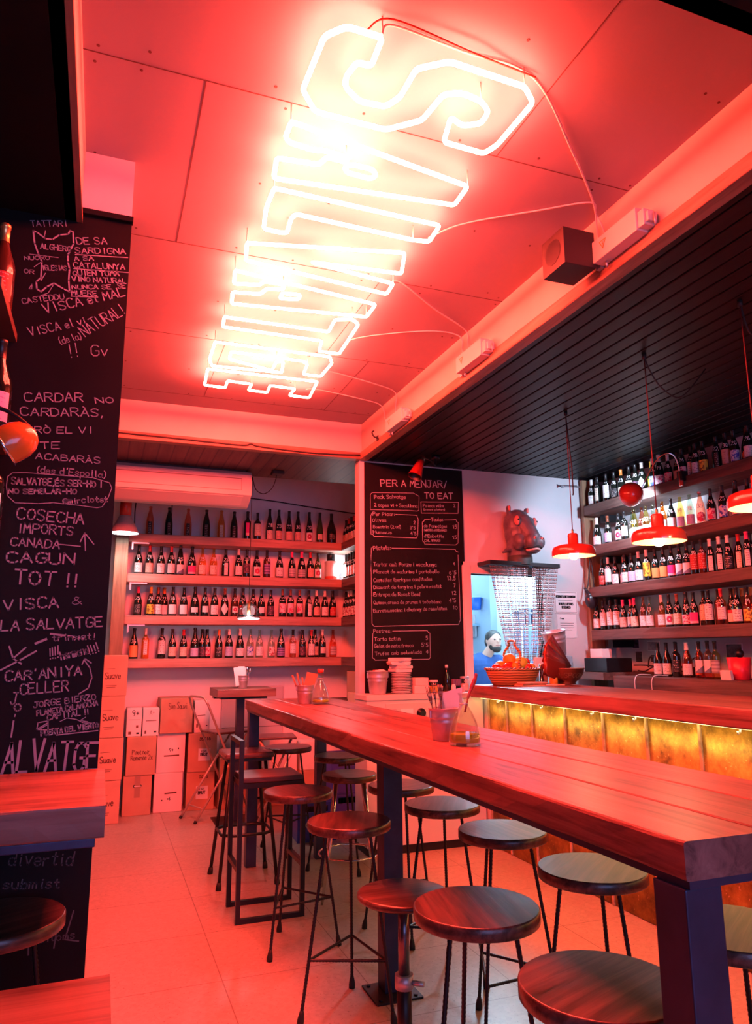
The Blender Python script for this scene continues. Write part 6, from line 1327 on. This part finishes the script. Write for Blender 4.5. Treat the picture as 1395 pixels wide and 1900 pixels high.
sculpt('head_skin', [
 ('e',(0,.015,.335),(.135,.128,.145)), ('e',(0,.0,.25),(.137,.130,.14)), ('e',(0,-.03,.17),(.135,.125,.10)),
 ('l',(0,-.05,.34),(0,-.155,.21),.095,.078), ('e',(0,-.165,.165),(.098,.075,.075)), ('e',(-.05,-.195,.165),(.055,.055,.062)), ('e',(.05,-.195,.165),(.055,.055,.062)),
 ('e',(0,-.16,.105),(.078,.06,.04)), ('l',(0,.01,.02),(0,.0,.15),.112,.118), ('e',(-.085,-.07,.36),(.04,.04,.045)), ('e',(.085,-.07,.36),(.04,.04,.045)),
 ('l',(-.095,.02,.43),(-.118,.01,.485),.026,.020), ('l',(.095,.02,.43),(.118,.01,.485),.026,.020), ('e',(-.10,-.09,.17),(.05,.07,.07)), ('e',(.10,-.09,.17),(.05,.07,.07)),
 ('l',(-.09,.01,.13),(-.20,.01,.085),.035,.012)], .0075, M_hip, h, smooth=4)
for s_ in (-1,1):
    mb = MB(); mb.ball((s_*.112,-.093,.358),1.0,0,16,(.020,.030,.044)); e = link('eye_patch', mb, M_hipp, h)
    link('eye', MB().ball((s_*.118,-.118,.362),.0095,seg=12), M_ink, h)
    mb = MB(); mb.ball((s_*.118,-.010,.478),1.0,0,12,(.013,.012,.024)); link('ear_lining', mb, M_hipp, h)
    mb = MB(); mb.ball((s_*.048,-.243,.192),1.0,0,12,(.019,.011,.012)); link('nostril_rim', mb, M_hipp, h)
    mb = MB(); mb.ball((s_*.048,-.251,.191),1.0,0,10,(.009,.007,.005)); link('nostril', mb, M_ink, h)
mb = MB(); mb.tube(bez([(-.088,-.150,.112),(-.06,-.212,.118),(0,-.228,.126),(.06,-.212,.118),(.088,-.150,.112)]),.010,8); link('mouth_line', mb, M_ink, h)
mb = MB(); mb.tube(bez([(-.070,-.155,.093),(-.045,-.205,.098),(0,-.222,.104),(.045,-.205,.098),(.070,-.155,.093)]),.0095,8); link('lower_lip', mb, mat('hippo_lip',(.62,.48,.46),.5), h)
mb = MB(); mb.lathe([(.118,-.02),(.118,.05),(.112,.062)],28,capb=False,capt=False,sy=.95); link('neck_band', mb, mat('dark_green_cloth',(.03,.05,.05),.6), h)
solo('wall_rod', MB().tube([(0,0,0),(.20,.01,.015)],.007,8).cyl((-.004,-.0,0),(.01,0,0),.014), M_steel, 'short metal rod sticking out from the shelf post over the hippo wall', 'rod', (3.83,5.40,2.90))
# notices on the white wall
def notice(label, x0, z0, x1, z1, rows, fr=True):
    t = thing('notice', label, 'notice', ((x0+x1)/2,5.479,z0)); W_ = x1-x0; H_ = z1-z0
    link('sheet', MB().box((-W_/2,-.002,0),(W_/2,0,H_)), mat('notice_paper',(.76,.74,.76),.6), t)
    mb = MB(); O = Vector((0,-.003,0)); U = Vector((1,0,0))
    for r_ in rows:
        if r_[0] == 'line': mb.ribbon([(r_[1],r_[2]),(r_[3],r_[2])],.003,U,Z3,O)
        else:
            st, L = layout(r_[0],r_[4]); k = (r_[3]-r_[1])/L
            for q_ in st: mb.ribbon([(r_[1]+a*k,r_[2]+b_) for a,b_ in q_],.0055 if len(r_) < 6 else r_[5],U,Z3,O)
    if fr:
        for a,b_ in (((-W_/2+.01,.01),(W_/2-.01,.01)),((-W_/2+.01,H_-.01),(W_/2-.01,H_-.01)),((-W_/2+.01,.01),(-W_/2+.01,H_-.01)),((W_/2-.01,.01),(W_/2-.01,H_-.01))): mb.ribbon([a,b_],.0025,U,Z3,O)
    link('print', mb, M_ink, t); return t
notice('printed notice with two bold sentences on the white wall right of the curtain',3.735,1.765,3.975,1.96,[('RESERVAT EL DRET D\'ADMISSIO',-.10,.14,.10,.018),('line',-.08,.115,.07),('HI HA FULLS OFICIALS',-.075,.075,.075,.018),('DE RECLAMACIO',-.045,.045,.045,.018)])
notice('typed sheet with faint lines under the bold notice on the white wall',3.755,1.55,3.955,1.755,[('Preus',-.07,.165,-.03,.012,.003),('line',-.07,.13,.07),('line',-.07,.11,.065),('line',-.07,.09,.07),('line',-.07,.07,.05)],False)
t = thing('wineskin', 'black leather wineskin hanging by its strap at the shelf post', 'wineskin', (4.02,5.33,1.80))
sculpt('skin_bag', [('e',(0,0,.07),(.062,.045,.070)),('e',(.005,0,.105),(.045,.035,.045)),('l',(-.02,0,.12),(-.055,0,.165),.022,.013)], .006, mat('black_leather',(.02,.016,.022),.3), t, smooth=3)
link('strap', MB().tube(bez([(-.05,0,.16),(-.02,.0,.24),(.015,.01,.43),(.025,.015,.44),(.03,.01,.42),(.03,0,.28),(.035,0,.13)]),.006,6), M_cord, t)
link('nozzle', MB().cyl((-.052,0,.163),(-.068,0,.182),.009), M_black, t)
# ------------------------------------------------------------------ kitchen fittings
t = thing('kitchen_shelf', 'white kitchen shelf with a steel edge seen through the doorway', 'shelf', (3.92,7.6,1.72))
link('board', MB().box((-.30,-.14,0),(.30,.3,.03)), mat('shelf_pale',(.30,.48,.62),.4), t); link('bracket', MB().box((.10,-.1,-.12),(.125,.1,0)), M_steel, t)
solo('kitchen_box', MB().box((-.16,-.1,0),(.16,.1,.11),.004), M_paper, 'white box on the kitchen shelf behind the doorway', 'box', (4.02,7.66,1.7505))
solo('measuring_jug', MB().lathe([(.05,0),(.055,.005),(.07,.14),(.066,.14),(.05,.008),(.001,.006)],20,capt=False), mat('blue_plastic',(.02,.12,.55),.3), 'blue jug hanging on the white kitchen wall', 'jug', (3.99,7.40,1.90))
mb = MB(); mb.tube([(-.16,0,.04),(0,0,0),(.02,0,.0)],.007,6); mb.tube([(-.08,0,.09),(.02,0,.01)],.006,6); solo('tongs', mb, M_black, 'dark kitchen tongs lying on the kitchen shelf edge', 'tongs', (3.84,7.50,1.785))
for x, L_, lab in ((7.83,.34,'long ladle hanging on the kitchen wall, left one of the pair'),(7.66,.30,'long spatula hanging on the kitchen wall, right one of the pair')):
    mb = MB(); mb.tube(bez([(0,0,L_),(.0,0,L_*.5),(.012,0,.05)]),.008,6); mb.ball((.014,0,.02),1.0,0,12,(.034,.02,.034)); solo('ladle', mb, mat('steel_blue',(.15,.25,.4),.3,.7) if x > 7.7 else bpy.data.materials['steel_blue'], lab, 'ladle', (4.025,x,2.02), group='ladles on the kitchen wall')
mb = MB(); mb.box((-.9,-.25,0),(.9,.3,.24),.01); solo('extractor_hood', mb, mat('hood_white',(.85,.88,.85),.3), 'white extractor hood high in the bright kitchen', 'hood', (3.9,7.0,2.40))
t = thing('hood_hanger', 'thin rods holding the extractor hood to the kitchen ceiling', 'rod', (3.9,7.0,2.6405))
link('rods', MB().cyl((-.5,0,0),(-.5,0,.309),.01).cyl((.5,0,0),(.5,0,.309),.01), M_steel, t)
t = thing('dish_rack', 'steel dish rack with stacked trays on the kitchen wall behind the chains', 'rack', (4.44,6.9,1.70))
for k,z_ in enumerate((0,.13)): link('rail', MB().tube([(-.28,-.15,z_),(.25,-.15,z_+.02)],.009,6).tube([(-.28,.1,z_),(.25,.1,z_+.02)],.009,6), M_steel, t)
link('uprights', MB().cyl((-.26,.1,-1.7),(-.26,.1,.25),.012).cyl((.24,.1,-1.7),(.24,.1,.25),.012).cyl((-.26,-.15,-1.7),(-.26,-.15,.02),.012).cyl((.24,-.15,-1.7),(.24,-.15,.05),.012), M_steel, t)
mb = MB()
for i in range(6): mb.box((-.22+i*.075,-.12,.02),(-.20+i*.075,.08,.17+.02*(i%2)))
link('trays', mb, mat('tray_grey',(.25,.22,.32),.35,.5), t)
mb = MB(); mb.box((-.22,-.12,-.9),(.2,.08,-.35),.01); mb.box((-.22,-.12,-.30),(.2,.08,-.04),.01); link('boxes', mb, mat('rack_blue',(.22,.30,.50),.5), t)
# ------------------------------------------------------------------ the cook
M_skin = mat('skin',(.55,.32,.24),.5)
pr_ = thing('person', 'person in a dark blue shirt with dark hair bending over work in the kitchen', 'person', (3.74,6.95,0), math.radians(-8))
limb = lambda a,b_,r0,r1: ('l',a,b_,r0,r1)
hand = []
for s_ in (-1,1):
    wx, wy, wz = s_*.10+.10, -.36, 1.02
    hand += [('e',(wx+.01,wy-.05,wz-.02),(.040,.048,.016))]
    for i,(dx,ln) in enumerate(((-.030,.062),(-.011,.074),(.010,.070),(.029,.055))):
        hand += [limb((wx+.01+dx,wy-.085,wz-.02),(wx+.01+dx*1.1,wy-.085-ln*.5,wz-.028),.0092,.0085), limb((wx+.01+dx*1.1,wy-.085-ln*.5,wz-.028),(wx+.01+dx*1.1,wy-.085-ln*.9,wz-.055),.0085,.007)]
    hand += [limb((wx+.01-s_*.035,wy-.03,wz-.02),(wx+.01-s_*.065,wy-.075,wz-.04),.012,.008)]
body = [('e',(0,0,.98),(.155,.115,.13)), limb((0,-.02,1.02),(.03,-.06,1.27),.125,.145), limb((-.14,-.08,1.33),(.20,-.09,1.33),.062,.062), limb((.05,-.09,1.36),(.10,-.15,1.46),.055,.052),
 ('e',(.125,-.185,1.545),(.074,.088,.098)), ('e',(.128,-.215,1.500),(.052,.060,.060)), ('e',(.135,-.272,1.535),(.013,.018,.018)), ('e',(.052,-.17,1.54),(.012,.02,.028)), ('e',(.198,-.17,1.54),(.012,.02,.028))]
for s_ in (-1,1):
    sx = -.16 if s_ < 0 else .22
    body += [limb((sx,-.08,1.32),(sx+s_*.05,-.14,1.10),.052,.042), limb((sx+s_*.05,-.14,1.10),(s_*.10+.10,-.36,1.02),.042,.028),
             limb((s_*.085,0,.93),(s_*.09,.0,.50),.082,.058), limb((s_*.09,0,.50),(s_*.09,.03,.08),.054,.038), limb((s_*.09,.03,.045),(s_*.095,-.13,.035),.042,.030)]
sculpt('body', body+hand, .008, M_skin, pr_, smooth=3)
shirt = [('e',(0,0,1.00),(.168,.128,.13)), limb((0,-.02,1.02),(.03,-.06,1.27),.139,.158), limb((-.14,-.08,1.33),(.20,-.09,1.33),.073,.073)]
for s_ in (-1,1):
    sx = -.16 if s_ < 0 else .22; shirt += [limb((sx,-.08,1.32),(sx+s_*.035,-.12,1.17),.066,.060)]
sculpt('shirt', shirt, .010, mat('dark_blue_cloth',(.02,.07,.25),.8), pr_, smooth=3)
tr = []
for s_ in (-1,1): tr += [limb((s_*.085,0,.90),(s_*.09,0,.50),.094,.070), limb((s_*.09,0,.50),(s_*.09,.03,.10),.068,.055)]
sculpt('trousers', tr+[('e',(0,0,.93),(.164,.124,.08))], .010, mat('dark_trousers',(.02,.025,.05),.8), pr_, smooth=3)
sculpt('hair', [('e',(.122,-.165,1.580),(.083,.090,.078)), ('e',(.120,-.125,1.535),(.076,.062,.085))], .008, mat('dark_hair',(.02,.016,.014),.6,bump=.5,bscale=80), pr_, smooth=2)
sculpt('beard', [('e',(.130,-.235,1.462),(.050,.045,.040)), ('e',(.085,-.20,1.49),(.022,.04,.04)), ('e',(.172,-.20,1.49),(.022,.04,.04))], .007, bpy.data.materials['dark_hair'], pr_, smooth=2)
for s_ in (-1,1): link('eye', MB().ball((.132+s_*.030,-.262,1.558),.010,seg=10), M_ink, pr_)
mb = MB(); mb.tube(bez([(.108,-.268,1.500),(.132,-.276,1.496),(.156,-.268,1.500)]),.005,6); link('mouth', mb, mat('lips',(.4,.12,.10),.5), pr_)
for s_ in (-1,1):
    mb = MB(); mb.ball((s_*.095,-.05,.04),1.0,0,14,(.055,.15,.045)); link('shoe', mb, M_black, pr_)

# ------------------------------------------------------------------ things behind the bar
solo('black_box', MB().box((-.10,-.15,0),(.16,.15,.115),.006), M_black, 'low black box on the small shelf at the far end behind the bar', 'box', (4.02,5.20,1.2625))
solo('white_carton', MB().box((-.05,-.08,0),(.05,.08,.075),.003), M_whitebox, 'small white carton lying on the black box behind the bar', 'box', (4.00,5.22,1.3785))
def wallpic(label, y, z_, w_, h_, m, cat='picture'):
    t = thing('picture', label, cat, (4.359,y,z_)); link('sheet', MB().box((-.004,-w_/2,0),(0,w_/2,h_)), M_paper, t); link('image', MB().box((-.0055,-w_/2+.006,.006),(-.0042,w_/2-.006,h_-.006)), m, t); return t
M_photo = mat('photo_dark',(.05,.03,.035),.4,var=.9,scale=40); M_photo2 = mat('photo_blue',(.10,.09,.16),.4,var=.9,scale=30)
wallpic('dark square print pinned to the wall at the back of the bar',4.145,1.378,.15,.108,M_photo)
wallpic('small photo on the wall behind the cables',5.0,1.337,.06,.07,M_photo)
wallpic('upper one of two tall photos by the shelf corner behind the bar',5.20,1.45,.09,.11,M_photo2); wallpic('lower one of two tall photos by the shelf corner behind the bar',5.17,1.335,.09,.10,M_photo)
wallpic('pale postcard under the lowest bar shelf',4.98,1.435,.15,.08,mat('postcard',(.45,.36,.38),.5,var=.4,scale=25))
t = thing('mug', 'bright red pot with a small card in front on the back counter', 'pot', (4.09,3.86,RZ[5]+.0005))
link('pot', MB().lathe([(.058,0),(.062,.004),(.078,.15),(.074,.15),(.057,.008),(.001,.006)],28,capt=False), mat('bright_red_plastic',(.80,.03,.06),.35), t)
link('brush', MB().cyl((.0,-.01,.01),(.0,-.01,.15),.008).ball((0,-.01,.175),.03), M_black, t)
solo('card_reader', MB().box((-.012,-.045,0),(.012,.045,.065),.003), label_mat('card_two_tone',(.8,.77,.76),(.02,.02,.025),'plain'), 'small black and white card leaning on the red pot', 'card', (3.985,3.87,RZ[5]+.0005), (0,-.15,0))
rnd = random.Random(8)
for i, lab in enumerate(('tangled black cable in front of the small photo','tangled black cable beside the bottles on the back counter','black cable looping up from the back counter')):
    pts = [(4.22+rnd.uniform(-.05,.05),5.0-.11*k-.02*i+rnd.uniform(-.05,.05),RZ[5]+.012+abs(rnd.gauss(0,.06))) for k in range(6)]
    solo('cable', MB().tube(bez(pts),.006,6), M_cord, lab, 'cable', group='black cables on the back counter')
for i,(y,w_) in enumerate(((4.62,.07),(4.45,.05))):
    pts = [(4.05,y+w_,RZ[5]+.01),(3.93,y+w_,RZ[5]+.012),(3.882,y+w_*.8,RZ[5]-.03),(3.884,y+w_*.8,RZ[5]-.12)]
    solo('cable', MB().tube(bez(pts),.004,6), M_whitecord, ('wider','narrower')[i]+' white cable hanging over the edge of the back counter', 'cable', group='white cables on the back counter')
for i,(y,z_) in enumerate(((4.52,.02),(4.50,.085),(4.54,.0))):
    if i == 2: continue
    solo('adaptor', MB().box((-.03,-.045,0),(.03,.045,.035),.006), M_black, ('lower','upper')[i]+' black plug adaptor next to the dark bottles on the back counter', 'adaptor', (4.28,4.50,RZ[5]+.0005+.036*i), (0,0,.2*i), 'adaptors on the back counter')
